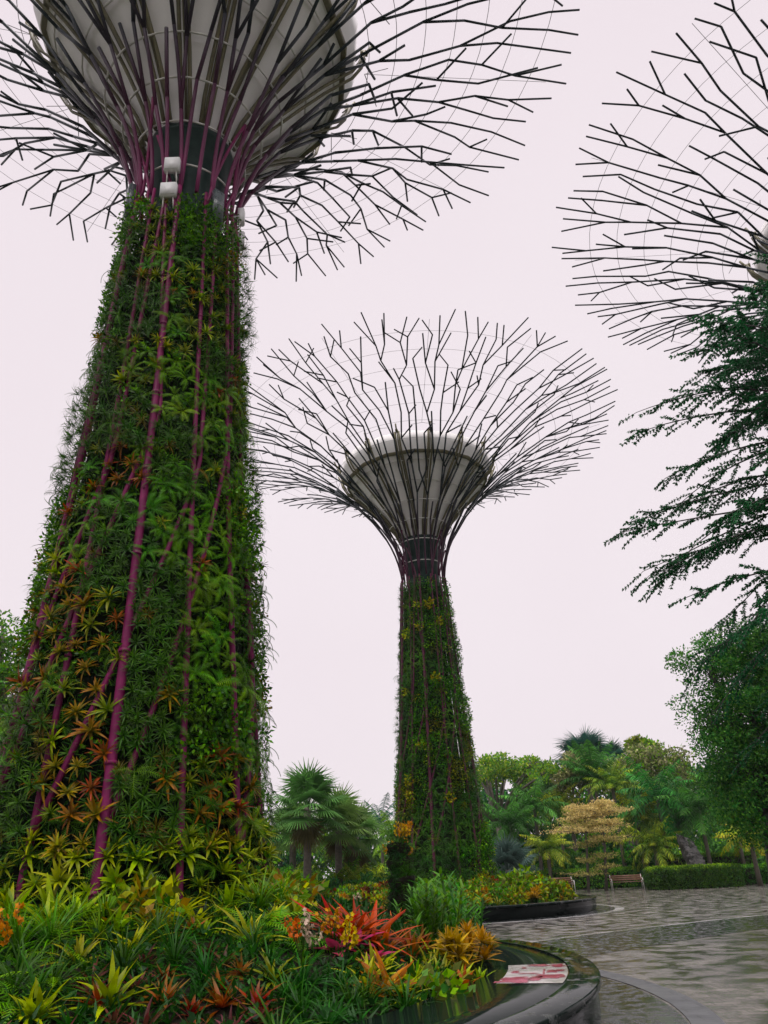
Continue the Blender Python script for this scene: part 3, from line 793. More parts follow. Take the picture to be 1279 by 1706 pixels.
def wall_foliage(tower, base, rz, lod):
    rng = np.random.default_rng(40 + lod)
    g = Geo(); indiv = []
    def put(T, th, z, s=1.0, tilt=0.55, out=0.0, cm=1.0):
        r = rf(z) - 0.16 + out
        n = np.array([math.sin(th) * math.cos(tilt), -math.cos(th) * math.cos(tilt), math.sin(tilt)])
        g.inst(T, Raxis(n, rng.uniform(0, 2 * PI)) * s, (r * math.sin(th), -r * math.cos(th), z), np.array([rng.uniform(.8, 1.2), 1, 1]) * cm * (rng.uniform(.7, 1.25) if lod == 0 else rng.uniform(.5, 1.5)))
    for k in range(NV):
        idx = k if k <= 6 else k - NV
        a0 = rad(-9) + k * STEP
        front = idx in ZONES
        # ground layer of tufts
        area = 0
        sp = .205 if lod == 0 else .26
        if not front: sp *= 1.25
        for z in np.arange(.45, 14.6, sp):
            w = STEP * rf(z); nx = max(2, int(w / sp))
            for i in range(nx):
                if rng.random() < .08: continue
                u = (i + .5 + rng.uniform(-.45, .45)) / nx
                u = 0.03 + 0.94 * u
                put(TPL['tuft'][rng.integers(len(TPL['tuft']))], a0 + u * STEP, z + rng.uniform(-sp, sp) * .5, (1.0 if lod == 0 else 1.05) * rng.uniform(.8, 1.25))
        zones = ZONES[idx] if front else [(3, 'leafy'), (6, 'darkfern'), (9, 'grassy'), (12, 'spiky'), (16, 'leafy')]
        if lod:
            zz = np.cumsum(rng.uniform(.8, 2.0, 14))
            zones = [(z, rng.choice(['spiky', 'leafy', 'darkfern', 'smallfern', 'leafy', 'grassy', 'leafy', 'spiky', 'rust'])) for z in zz if z < 16] + [(17, 'leafy')]
        zlo = .5
        for ztop, kind in zones:
            ztop = min(ztop, 14.7)
            bulge = rng.uniform(-.04, .20) * (1 if lod == 0 else .9); ov = rng.random() < .6 and not (k == 0 or k == NV - 1)
            ov = ov or (lod and rng.random() < .7)
            if kind in FILL or lod:
                sp = FILL.get(kind, .22) * (1 if lod == 0 else 1.25)
                for z in np.arange(zlo, ztop, sp):
                    w = STEP * rf(z); nx = max(2, int(w / sp))
                    for i in range(nx):
                        u = (i + .5 + rng.uniform(-.3, .3)) / nx
                        u = (-.08 + 1.16 * u) if ov else (0.05 + 0.9 * u)
                        cm = 1.0
                        kk = kind
                        if kind == 'rust': kk = 'leafy'; cm = np.array([2.0, .8, .6])
                        T = TPL[kk][rng.integers(4)]
                        if lod and rng.random() < .1: cm = np.array(((2.6, 1.7, .7), (2.2, 1.0, .6))[rng.integers(2)])
                        if lod == 0:
                            q_ = rng.random()
                            if q_ < .10: T = TPL[rng.choice(['grassy', 'smallfern', 'leafy', 'darkfern'])][rng.integers(4)]
                            elif q_ < .14: cm = np.array([2.6, .75, .6])
                            elif q_ < .2: cm = 1.7
                        put(T, a0 + u * STEP, z + rng.uniform(-.1, .1), (1.0 if lod == 0 else 1.1) * rng.uniform(.8, 1.2), .45, (.10 if lod == 0 else .03) + bulge * rng.uniform(.6, 1.2), cm)
                        if lod == 0 and kind == 'leafy' and rng.random() < .12: put(TPL['smallfern'][rng.integers(4)], a0 + u * STEP, z, 1, .3, .1)
            elif lod == 0:
                kinds = [kind]
                sp = .40 if 'brom' in kind else .46
                if zlo < 1: sp = .38
                if kind == 'mix': kinds = ['fern', 'brom_olive', 'brom_rust', 'fern']; sp = .46
                row = 0
                for z in np.arange(zlo + .15, ztop, sp * .85):
                    w = STEP * rf(z); nx = max(2, int(round(w / sp)))
                    for i in range(nx):
                        u = (i + .5 + (.25 if row % 2 else -.2) + rng.uniform(-.15, .15)) / nx
                        u = min(1.02 if ov else .92, max(-.02 if ov else .08, u))
                        kk = kinds[rng.integers(len(kinds))]
                        if kk == 'brom_orange' and rng.random() < .45: kk = 'brom_olive' if rng.random() < .7 else 'brom_rust'
                        if kk == 'brom_olive' and rng.random() < .25: kk = 'brom_yellow'
                        if 'brom' in kk and z > 6 and rng.random() < .2:
                            kk = 'fern'
                        put(TPL[('spiky', 'spiky', 'leafy', 'smallfern')[rng.integers(4)]][rng.integers(4)], a0 + min(1, max(0, u + rng.uniform(-.16, .16))) * STEP, z + rng.uniform(-.25, .25), 1.1, .4, .04 + max(0, bulge) * .6)
                        indiv.append((kk, a0 + u * STEP, z + rng.uniform(-.08, .08), idx, rng.uniform(.8, 1.12)))
                    row += 1
            # a few strays
            zlo = ztop
    o = g.build('foliage', M['leaf'], tower, True)
    tag(o, kind='stuff')
    return indiv
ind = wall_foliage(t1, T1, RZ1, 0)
# scattered accent bromeliads among the fine planting
ra = np.random.default_rng(77)
for _ in range(46):
    idx = int(ra.integers(-3, 4)); z = ra.uniform(2.5, 15)
    kk = ra.choice(['brom_olive', 'brom_rust', 'brom_yellow', 'fern', 'fern_bright', 'brom_orange'])
    ind.append((kk, rad(-9) + (idx + ra.uniform(.12, .88)) * STEP, z, idx, ra.uniform(.7, 1.0)))
for kk, th, z, idx, s in ind:
    r = rf(z) - 0.04
    tilt = (.62 if 'brom' in kk else .3) + random.uniform(-.3, .3) + (.3 if z < 2.2 else 0)
    a = th + RZ1 
    aj = a + random.uniform(-.35, .35)
    n = np.array([math.sin(aj) * math.cos(tilt), -math.cos(aj) * math.cos(tilt), math.sin(tilt)])
    sc = random.uniform(.68, 1.05) * s * float(np.interp(z, [0, 5, 15], [1.0, .92, .78]))
    plant(kk, T1 + np.array([r * math.sin(a), -r * math.cos(a), z]), n, sc, ('wall', idx))
wall_foliage(t2, T2, RZ2, 1)
# bright yellow clumps on the distant tower
for (px, py) in ((690, 1003), (718, 1000), (695, 1040), (668, 1052), (738, 1030), (728, 1127), (670, 1152), (684, 1300), (686, 1325), (790, 1462), (700, 1240), (748, 1330)):
    th, z = on_tower(T2, RZ2, px, py, 1.75)
    a = th + RZ2; r = rf(z) - .05
    plant('yellow_clump', T2 + np.array([r * math.sin(a), -r * math.cos(a), z]), (math.sin(a), -math.cos(a), .4), random.uniform(.75, 1.1), ('far_wall', 0))
# the third tower repeats the second, turned
def copy_tree(o, parent=None):
    c = o.copy(); COL.objects.link(c); c.parent = parent
    for ch in list(o.children): copy_tree(ch, c)
    return c
t3 = copy_tree(t2); t3.location = T3; t3.rotation_euler = (0, 0, RZ3)
t3['label'] = 'steel tower tree cut off by the right edge, behind the feathery tree'
# ------------------------------------------------------------------ near planting bed
def bed(key, px, py, s=1.0, lean=None, fn=soil1, zone='bed', sink=0.0):
    p = GS(px, py, fn); p[2] -= sink
    ax = lean or (random.uniform(-.22, .22), -0.15 + random.uniform(-.2, .15), 1)
    return plant(key, p, ax, s * (1.0 if 'orchid' in key else 1.5) * random.uniform(.92, 1.08), (zone, 0))
for key, px, py, s in (
    ('brom_big_red', 505, 1540, .95), ('brom_big_red', 535, 1545, .9), ('brom_big_red', 560, 1560, .95), ('brom_big_orange', 590, 1568, .95),
    ('brom_big_red', 615, 1580, .95), ('brom_big_orange', 640, 1590, .85), ('brom_big_red', 580, 1590, .8), ('brom_big_orange', 600, 1540, .95),
    ('brom_big_orange', 655, 1555, 1.0), ('brom_big_orange', 625, 1530, .8), ('brom_big_orange', 545, 1520, .7),
    ('brom_pink', 590, 1600, 1.0), ('brom_pink', 562, 1588, .9), ('brom_pink', 612, 1612, .85),
    ('brom_redheart', 688, 1600, 1.25), ('brom_redheart', 705, 1592, 1.1), ('brom_redheart', 680, 1585, 1.1),
    ('cane', 705, 1565, .95), ('cane', 728, 1572, 1.0), ('cane', 752, 1585, 1.0), ('cane', 768, 1592, .9), ('cane', 738, 1598, .9), ('cane', 775, 1575, .8), ('cane', 718, 1590, .8),
    ('croton', 790, 1622, .85), ('croton', 772, 1632, .8), ('croton', 805, 1612, .75), ('croton', 758, 1622, .7), ('croton', 782, 1605, .7),
    ('brom_small_orange', 775, 1650, .75), ('brom_lime', 800, 1640, .5), ('brom_lime', 765, 1645, .5),
    ('brom_small_orange', 650, 1660, 1.1), ('brom_yellow', 622, 1630, .95), ('brom_yellow', 668, 1668, .8), ('brom_small_orange', 632, 1662, .9), ('brom_lime', 645, 1632, .6),
    ('brom_yellow', 690, 1640, .7), ('brom_yellow', 610, 1645, .8), ('brom_olive', 735, 1635, .8), ('brom_olive', 715, 1625, .8),
    ('orchid_orange', 505, 1612, .85), ('orchid_orange', 556, 1605, .8), ('orchid_yellow', 575, 1618, .8), ('orchid_orange', 726, 1540, .95), ('orchid_orange', 742, 1555, .95),
    ('orchid_orange', 766, 1570, .9), ('orchid_cream', 600, 1520, 1.1), ('orchid_cream', 612, 1535, .8), ('orchid_orange', 30, 1625, 1.0), 
    ('orchid_yellow', 640, 1515, .9), ('orchid_cream', 503, 1600, .7), ('orchid_cream', 525, 1600, .6),
    ('shrub_green', 575, 1520, .75), ('shrub_green', 600, 1515, .7), ('shrub_yellow', 630, 1510, .8), ('shrub_green', 725, 1535, .8), ('shrub_yellow', 715, 1520, .8), ('shrub_green', 745, 1540, .7),
    ('brom_lime', 20, 1470, 1.0), ('brom_lime', 60, 1480, 1.0), ('brom_yellow', 95, 1470, .9), ('brom_lime', 40, 1530, .9), ('brom_lime', 62, 1700, .75), ('brom_lime', 182, 1680, .85), ('brom_lime', 335, 1590, .5), ('brom_lime', 45, 1702, .6),
    ('brom_small_orange', 470, 1545, .9), ('brom_yellow', 455, 1530, 1.0), ('brom_small_orange', 488, 1560, .8), ('brom_yellow', 478, 1520, .9), ('brom_olive', 445, 1500, 1.0),
    ('brom_redheart', 425, 1680, .8), ('brom_redheart', 365, 1650, .7), ('brom_redheart', 400, 1625, .7), ('brom_redheart', 272, 1640, .7), ('brom_redheart', 318, 1592, .8),
    ('brom_redheart', 165, 1680, .9), ('brom_dark', 100, 1560, 1.0), ('brom_dark', 80, 1550, 1.0),
    ('spider', 60, 1670, .9), ('spider', 20, 1665, .9), ('spider', 90, 1655, .8), ('fern_bright', 85, 1650, .8), ('fern', 30, 1680, .9)):
    bed(key, px, py, s)
# everything between, by distance from the tower
rb = np.random.default_rng(9)
taken = [p for o, k, mta, p in PLACED if mta and mta[0] == 'bed']
def zone_pick(d, x, y, px, py):
    if px > 700: return rb.choice(['cane', 'brom_olive', 'shrub_green', 'grass_dark', 'brom_yellow'])
    if px > 490 and py < 1560: return rb.choice(['shrub_green', 'shrub_yellow', 'grass_dark', 'brom_olive', 'shrub_green'])
    if d < 3.4: return rb.choice(['brom_lime', 'brom_yellow', 'brom_lime', 'grass', 'brom_olive', 'shrub_yellow', 'brom_yellow'])
    if d < 4.3: return rb.choice(['grass', 'grass_dark', 'grass_dark', 'brom_yellow', 'grass', 'brom_olive', 'fern'])
    if px > 440: return rb.choice(['spider', 'grass_dark', 'spider', 'brom_olive', 'brom_green', 'grass_dark'])
    if d < 4.9: return rb.choice(['grass_dark', 'brom_green', 'brom_dark', 'brom_dark', 'grass_dark', 'brom_green'])
    return rb.choice(['brom_green', 'brom_dark', 'brom_dark', 'brom_green', 'brom_redheart', 'brom_olive', 'grass_dark', 'spider', 'brom_yellow'], p=[.27, .25, .18, .12, .07, .03, .07, .01, .0])
nbed = 0
for _ in range(9000):
    a = rb.uniform(0, 2 * PI); rr = 7.7 * math.sqrt(rb.uniform(0, 1))
    x, y = P1C[0] + rr * math.cos(a), P1C[1] + rr * math.sin(a)
    d = math.hypot(x - T1[0], y - T1[1])
    if d < 2.25 or y > 15.5: continue
    px, py, dp = proj((x, y, soil1(x, y)))
    if px < -120 or px > 900 or py > 1850 or dp < 2: continue
    if 495 < px < 720 and 1500 < py < 1645: continue
    th = math.atan2(x - T1[0], -(y - T1[1])) - RZ1
    if abs(th) > rad(115) and px < 480: continue
    mind = .26 if d > 4.4 else .34
    if any((x - q[0]) ** 2 + (y - q[1]) ** 2 < (mind ** 2) for q in taken): continue
    k = zone_pick(d, x, y, px, py)
    taken.append((x, y))
    plant(k, (x, y, soil1(x, y) - .02), (rb.uniform(-.25, .25), rb.uniform(-.35, .1), 1), rb.uniform(1.1, 1.6) * (.9 if d > 4.9 else 1), ('bed', 0))
    nbed += 1
# low fine ground cover over the soil
def ground_cover(c, R, fn, n, tower, seed, s):
    g = Geo(); r_ = np.random.default_rng(seed)
    for _ in range(n):
        a = r_.uniform(0, 2 * PI); q = R * math.sqrt(r_.uniform(0, 1))
        x, y = c[0] + q * math.cos(a), c[1] + q * math.sin(a)
        if math.hypot(x - tower[0], y - tower[1]) < 2.0: continue
        T = TPL['tuft'][r_.integers(len(TPL['tuft']))]
        g.inst(T, Raxis(np.array([r_.normal(0, .3), r_.normal(0, .3), 1]), r_.uniform(0, 6)) * s * r_.uniform(.7, 1.3), (x, y, fn(x, y)), r_.uniform(.45, .9))
    o = g.build('ground_cover', M['leaf'], None, True); o['kind'] = 'stuff'
    tag(o, 'low dark leafy ground cover between the plants of the bed')
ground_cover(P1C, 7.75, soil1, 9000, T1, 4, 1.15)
ground_cover(P2C, 5.85, soil2, 1300, T2, 5, 1.5)

# orchid-clad tree-fern stump
sp = GS(672, 1548)
st = empty('orchid_stump', sp); st.scale = (1.2, 1.2, 1.22); tag(st, 'dark fern-root stump clad with yellow orchids at the edge of the near bed', 'stump')
g = Geo(); zz = np.linspace(-.1, 1.5, 16)
tube(g, [(0.03 * math.sin(z * 3), 0.02 * math.cos(z * 4), z) for z in zz], [.30 + .05 * math.sin(i * 2.3) - .09 * i / 15 for i in range(16)], n=14)
V = g.V[0]; V += gr.normal(0, .018, V.shape)
g.build('stem', M['soil'], st)
g = Geo()
for i in range(230):
    a = gr.uniform(0, 2 * PI); z = gr.uniform(0, 1.5); r = .27 - .06 * z
    n_ = np.array([math.cos(a), math.sin(a), gr.uniform(-.6, .5)])
    dense = math.cos(a) > .1
    if not dense and gr.random() < .45: g.inst(TPL['tuft'][gr.integers(7)], Raxis(n_, 0) * .8, (r * math.cos(a), r * math.sin(a), z), .55); continue
    g.inst(TPL['grassy'][gr.integers(4)] if z < 1.2 else TPL['tuft'][gr.integers(7)], Raxis(n_, gr.uniform(0, 6)) * gr.uniform(.4, .75), (r * math.cos(a), r * math.sin(a), z), (1.5, 1.2, .8) if dense else (.6, .6, .6))
g.build('epiphyte_leaves', M['leaf'], st, True)
for i in range(8):
    a = gr.uniform(-2.6, .9); z = 1.5 if i < 5 else gr.uniform(1.1, 1.4)
    me = PM['orchid_yellow' if i % 3 else 'orchid_orange'][i % 4]
    o = bpy.data.objects.new('orchid_spray', me); COL.objects.link(o); o.parent = st
    o.location = (.12 * math.cos(a), .12 * math.sin(a), z - .05); o.rotation_euler = (gr.normal(0, .35), gr.normal(0, .35), a); o.scale = (.8, .8, .8)

# ------------------------------------------------------------------ distant planting bed
taken2 = []
for _ in range(5000):
    a = rb.uniform(0, 2 * PI); q = 5.8 * math.sqrt(rb.uniform(0, 1))
    x, y = P2C[0] + q * math.cos(a), P2C[1] + q * math.sin(a)
    if math.hypot(x - T2[0], y - T2[1]) < 2.2 or y > 38.5: continue
    if any((x - u[0]) ** 2 + (y - u[1]) ** 2 < .46 ** 2 for u in taken2): continue
    taken2.append((x, y))
    k = rb.choice(['shrub_green', 'shrub_yellow', 'brom_small_orange', 'brom_big_orange', 'brom_olive', 'shrub_red', 'croton', 'brom_redheart', 'fern_bright', 'brom_big_red', 'grass'],
                  p=[.18, .16, .12, .08, .1, .08, .1, .06, .06, .02, .04])
    s = rb.uniform(1.0, 1.4)
    if x > 4.2: s *= 1.1
    plant(k, (x, y, soil2(x, y) + (.25 if 'shrub' in k else 0)), (rb.uniform(-.2, .2), -.2, 1), s, ('far_bed', 0))
for px, py, k, s in ((878, 1492, 'shrub_green', 2.0), (893, 1494, 'shrub_yellow', 1.7), (862, 1494, 'shrub_green', 1.8), (908, 1496, 'brom_small_orange', 2.2), (918, 1497, 'croton', 1.3), (900, 1498, 'croton', 1.3), (885, 1470, 'shrub_yellow', 1.9), (868, 1470, 'shrub_green', 2.0)):
    p = GS(px, py, soil2); plant(k, p + [0, 0, .35 if 'shrub' in k else 0], (0, 0, 1), s, ('far_bed', 0))

# labels for every plant placed
STRIP = {0: 'first strip right of central pipe', -1: 'first strip left of central pipe', 1: 'second strip right of central pipe', -2: 'second strip left of central pipe',
         2: 'third strip right of central pipe', -3: 'third strip left of central pipe', 3: 'fourth strip right of central pipe'}
buckets = {}
for o, k, mta, p in PLACED: buckets.setdefault((k, mta), []).append((o, p))
for (k, (zone, idx)), lst in buckets.items():
    nm = lst[0][0].name.split('.')[0].replace('_', ' ')
    cat = 'fern' if 'fern' in nm else 'bromeliad' if 'brom' in nm else 'orchid' if 'orchid' in nm else 'grass clump' if 'grass' in nm else 'shrub' if ('shrub' in nm or 'croton' in nm) else 'plant'
    if zone == 'wall':
        lst.sort(key=lambda q: q[1][2])
        for i, (o, p) in enumerate(lst): tag(o, f'{nm}, {ordinal(i)} up the near tower, {STRIP[idx]}', cat, f'{nm}s on the wall of the near tower')
    else:
        lst.sort(key=lambda q: proj(q[1])[0])
        where = {'bed': 'in the near bed', 'far_bed': 'in the distant bed', 'far_wall': 'on the wall of the distant tower'}[zone]
        for i, (o, p) in enumerate(lst):
            tag(o, f'{nm} {where}, {ordinal(i)} from left' if len(lst) > 1 else f'{nm} {where}, the only one', cat, f'{nm}s {where}')

# ------------------------------------------------------------------ trees and palms behind
def mpp(px, py, Y):
    return proj(AT(px, py, Y))[2] / F_PX
def feather_palm(name, label, base, h, L, nfr, seed, cA, cB, tr=.11, group=None, el=(-.25, 1.3), droop=1.35, upright=False, pl=.26, lean=0.0):
    rng = np.random.default_rng(seed)
    t = empty(name, base); tag(t, label, 'palm', group)
    top = np.array([lean * h, 0, h])
    g = Geo(); tube(g, [(0, 0, -.2), (lean * h * .3, 0, h * .4), top * [.75, 1, .75], top], [tr * 1.4, tr * 1.05, tr, tr * .9], n=10); g.build('trunk', M['bark'], t, True)
    g = Geo()
    nfr = int(nfr * 1.5)
    for i in range(nfr):
        u = i / (nfr - 1); k = rng.uniform(.6, 1.3)
        frond(g, L * rng.uniform(.8, 1.1), 30, L * pl, .036 * L / 2.2 + .012, el[0] + (el[1] - el[0]) * u + rng.normal(0, .1), droop * rng.uniform(.8, 1.25) * (1 - .45 * u), i * 2.39996 + rng.normal(0, .2),
              np.array(cA) * k, np.array(cB) * k, base=top, vee=.15, pdroop=1.1, pseg=2, rach=.022, stem=.1, jit=.55, fx=.35)
    g.build('crown', M['far_leaf'], t)
    return t
def fan_palm(name, label, base, h, R, nlf, seed, cA, cB, tr=.16, group=None, skirt=0):
    rng = np.random.default_rng(seed)
    t = empty(name, base); tag(t, label, 'palm', group)
    g = Geo(); tube(g, [(0, 0, -.2), (0, 0, h * .5), (0, 0, h)], [tr * 1.3, tr, tr], n=10); g.build('trunk', M['bark'], t, True)
    g = Geo()
    def leaf(el, az, pet, r, ca, cb, droop=.5, down=False):
        d = np.array([math.cos(az) * math.cos(el), math.sin(az) * math.cos(el), math.sin(el)])
        hub = np.array([0, 0, h - .1]) + d * pet
        tube(g, [(0, 0, h - .1), hub], .022, np.array(ca) * .9, n=4, caps=False)
        side = np.array([-math.sin(az), math.cos(az), 0]); nrm = np.cross(d, side)
        ns = 30; V = []; Q = []; C = []
        for q in range(ns):
            b = (q / (ns - 1) - .5) * 2 * rad(125)
            v = d * math.cos(b) + side * math.sin(b) + nrm * -.12 * abs(math.sin(b))
            w = np.cross(v, nrm); l = r * (1 - .18 * abs(b) / rad(125)) * rng.uniform(.9, 1.06)
            p1 = hub + v * l * .5; v2 = v + np.array([0, 0, -droop * rng.uniform(.6, 1.3)]); v2 /= np.linalg.norm(v2)
            p2 = p1 + v2 * l * .55
            n0 = len(V)
            wd = r * .034
            V += [hub - w * .01, hub + w * .01, p1 - w * wd, p1 + w * wd, p2 - w * .006, p2 + w * .006]
            Q += [[n0, n0 + 1, n0 + 3, n0 + 2], [n0 + 2, n0 + 3, n0 + 5, n0 + 4]]
            kk = rng.uniform(.85, 1.15)
            C += [np.array(ca) * kk] * 4 + [np.array(cb) * kk] * 2
        g.add(V, Q, np.array(C))
    nlf = int(nlf * 1.15)
    for i in range(nlf):
        u = i / (nlf - 1); k = rng.uniform(.65, 1.3)
        leaf(-.5 + 1.9 * u + rng.normal(0, .12), i * 2.39996 + rng.normal(0, .2), R * rng.uniform(.45, .6) * (1 - .1 * u), R * rng.uniform(.5, .6), np.array(cA) * k, np.array(cB) * k)
    for i in range(skirt):
        leaf(-1.15 + rng.normal(0, .12), i * 2.39996, R * .4, R * .5, (0.10, 0.085, 0.035), (0.16, 0.12, 0.05), .6)
    g.build('crown', M['far_leaf'], t)
    return t
def broad_tree(name, label, base, trunk_h, lobes, cols, leaf, per, seed, tr=.25, group=None, cr=.8, flat=.75, ncl=60, limb=.06, up=.3, trunk_mat='bark', cat='tree'):
    """lobes: (centre, radii) relative to the base; leaf clumps fill them, limbs reach them"""
    rng = np.random.default_rng(seed)
    t = empty(name, base); tag(t, label, cat, group)
    tg = Geo(); g = Geo()
    fork = np.array([rng.normal(0, .1), rng.normal(0, .1), trunk_h])
    if trunk_h > 0:
        tube(tg, [(0, 0, -.2), fork * [.4, .4, .5], fork], [tr * 1.35, tr, tr * .85], n=10)
    tot = sum(r[0] * r[1] * r[2] for c, r in lobes)
    for c, r in lobes:
        c = np.array(c, float); r = np.array(r, float)
        nn = max(6, int(ncl * (r[0] * r[1] * r[2] / tot)))
        mid = fork + (c - fork) * .55 + [0, 0, .1 * np.linalg.norm(c - fork)]
        tube(tg, [fork, mid, c], [tr * .6, tr * .4, tr * .25], n=6)
        tint = rng.uniform(.75, 1.2)
        for i in range(nn):
            d = rng.normal(size=3); d /= np.linalg.norm(d); q = rng.uniform(.3, 1) ** .5
            p = c + d * r * q
            if i % 3 == 0 and limb > 0: tube(tg, [c * .7 + mid * .3, (c + p) / 2 + [0, 0, .1], p], [limb, limb * .7, limb * .3], n=4, caps=False)
            T = leafclump(rng, per, cr * rng.uniform(.6, 1.15), leaf, cols, flat, up=up)
            g.inst(T, Rz(rng.uniform(0, 6)), p, tint * rng.uniform(.75, 1.25))
    if tg.V: tg.build('trunk', M[trunk_mat], t, True)
    g.build('crown', M['far_leaf'], t)
    return t
FG = (0.036, 0.13, 0.032); FM = (0.075, 0.22, 0.042); FL = (0.18, 0.37, 0.045); FY = (0.34, 0.41, 0.06); FP = (0.44, 0.48, 0.22); FB = (0.045, 0.14, 0.09)
# the fan palms left of the distant tower
for (px, py, Y, R, lab, sd, sk) in ((512, 1345, 44, 2.5, 'tallest fan palm, left of the distant tower, with dry skirt', 1, 5), (563, 1375, 47, 2.3, 'second fan palm from the near tower, lower and wider', 2, 2),
                                   (592, 1395, 50, 2.3, 'low fan palm with yellowing leaves left of the distant tower', 3, 4), (488, 1385, 52, 2.4, 'fan palm half hidden behind the near tower, right edge', 4, 0)):
    p = AT(px, py, Y); fan_palm('fan_palm', lab, (p[0], p[1], 0), p[2], R, 26, sd, (0.10, 0.21, 0.06), (0.17, 0.33, 0.09), .2, 'fan palms left of the distant tower', sk)
p = AT(635, 1372, 62); feather_palm('feather_palm', 'small feather palm against the sky left of the distant tower', (p[0], p[1], 0), p[2], 2.4, 13, 5, FB, (0.06, 0.14, 0.09), group='feather palms', el=(.0, 1.35))
p = AT(655, 1395, 58); feather_palm('feather_palm', 'yellow-green feather palm touching the left foot of the distant tower', (p[0], p[1], 0), p[2], 2.4, 14, 6, FM, FL, group='feather palms')
for i, (px, py, Y, h) in enumerate(((545, 1440, 47, 2.6), (575, 1432, 49, 3.0), (605, 1440, 47, 2.6), (630, 1425, 52, 3.2), (650, 1445, 48, 2.4), (520, 1455, 46, 2.2), (490, 1450, 48, 2.8), (470, 1440, 50, 3))):
    p = AT(px, py, Y)
    feather_palm('clumping_palm', ['yellow-green clumping palm under the fan palms', 'bushy green clumping palm behind the near bed'][i % 2] + f', {ordinal(i // 2)} of four from the right', (p[0], p[1], 0), .5, h * .8, 18, 20 + i, FL if i % 2 == 0 else FM, FY if i % 2 == 0 else FL, .08, 'clumping palms under the fan palms', el=(.3, 1.45), droop=1.1)
for i, (px, Y) in enumerate(((500, 44), (535, 45), (575, 46), (612, 45), (640, 46), (470, 45))):
    p = G(px, 1495, 0); k = Y / p[1]
    broad_tree('low_bush', f'low dark bush under the fan palms, {ordinal(i)} planted along the row', (p[0] * k, Y, 0), 0, [((0, 0, .7), (1.4, 1.0, .8))], [FG, FM, (0.05, 0.12, 0.03)], .12, 70, 60 + i, group='low bushes under the fan palms', cr=.45, ncl=26, limb=0, cat='bush')
# arched white roof seen between the palms
p = AT(603, 1356, 160)
g = Geo(); t = np.linspace(0.15, PI - .15, 30); s = mpp(603, 1356, 160)
for dy in (0, 6, 12):
    tube(g, np.c_[p[0] + 62 * s * np.cos(t), np.full(30, p[1] + dy), p[2] - 70 * s + 70 * s * np.sin(t)], .6, n=6)
o = g.build('arched_roof', M['dome'], None, True); tag(o, 'white arched roof ribs far behind the palms', 'roof')

# umbrella-crowned rain tree right of the distant tower
b = AT(838, 1440, 74); s = mpp(850, 1280, 74)
zt = AT(850, 1240, 74)[2]
lob = []
rt_ = np.random.default_rng(5)
for i in range(15):
    x = rt_.uniform(-88, 92) * s; yy = rt_.uniform(-5, 5)
    lob.append(((x, yy, zt - 1.0 - abs(x) * .22 - rt_.uniform(0, 1.8)), (rt_.uniform(1.3, 2.4), 2.0, .55)))
broad_tree('rain_tree', 'umbrella-crowned bright green tree beside the distant tower, limbs showing', (b[0], b[1], 0), zt * .42, lob, [(0.10, 0.26, 0.04), (0.17, 0.34, 0.045), (0.06, 0.18, 0.04), (0.28, 0.38, 0.06)], .17, 44, 5, .28, cr=.8, flat=.4, ncl=250, limb=.06, up=.8)
# fan palm on the skyline
p = AT(975, 1265, 84); fan_palm('fan_palm', 'tall dark fan palm on the skyline above the pale tree', (p[0], p[1], 0), p[2], 3.6, 34, 7, (0.022, 0.085, 0.055), (0.04, 0.125, 0.075), .25)
p = AT(1020, 1268, 92); fan_palm('fan_palm', 'smaller dark fan palm behind the skyline palm, right side', (p[0], p[1], 0), p[2], 2.6, 24, 8, (0.022, 0.08, 0.055), (0.04, 0.115, 0.07), .25)
# pale-flowered trees
def lobes_px(pts, Y, base):
    out = []
    for px, py, rx, rz in pts:
        q = AT(px, py, Y); s_ = mpp(px, py, Y)
        out.append((tuple(np.array([q[0], q[1], q[2]]) - base), (rx * s_, rx * s_ * .8, rz * s_)))
    return out
b = AT(1060, 1450, 72); b[2] = 0
broad_tree('pale_tree', 'pale cream-flowered tree behind the feather palms', b, 5, lobes_px([(1020, 1290, 36, 20), (1065, 1268, 40, 22), (1110, 1285, 38, 22), (1055, 1310, 45, 22), (1125, 1262, 26, 14), (1098, 1258, 20, 14)], 72, b), [FP, (0.25, 0.26, 0.14), (0.10, 0.15, 0.05), FL], .2, 46, 9, .22, cr=.75, ncl=170)
b = AT(965, 1450, 70); b[2] = 0
broad_tree('pale_tree', 'pale cream-flowered tree left of the tall fan palm, smaller', b, 4, lobes_px([(958, 1272, 18, 20), (975, 1295, 26, 18), (940, 1300, 20, 14)], 70, b), [FP, (0.24, 0.25, 0.13), (0.12, 0.17, 0.06)], .2, 46, 10, .2, cr=.7, ncl=80)
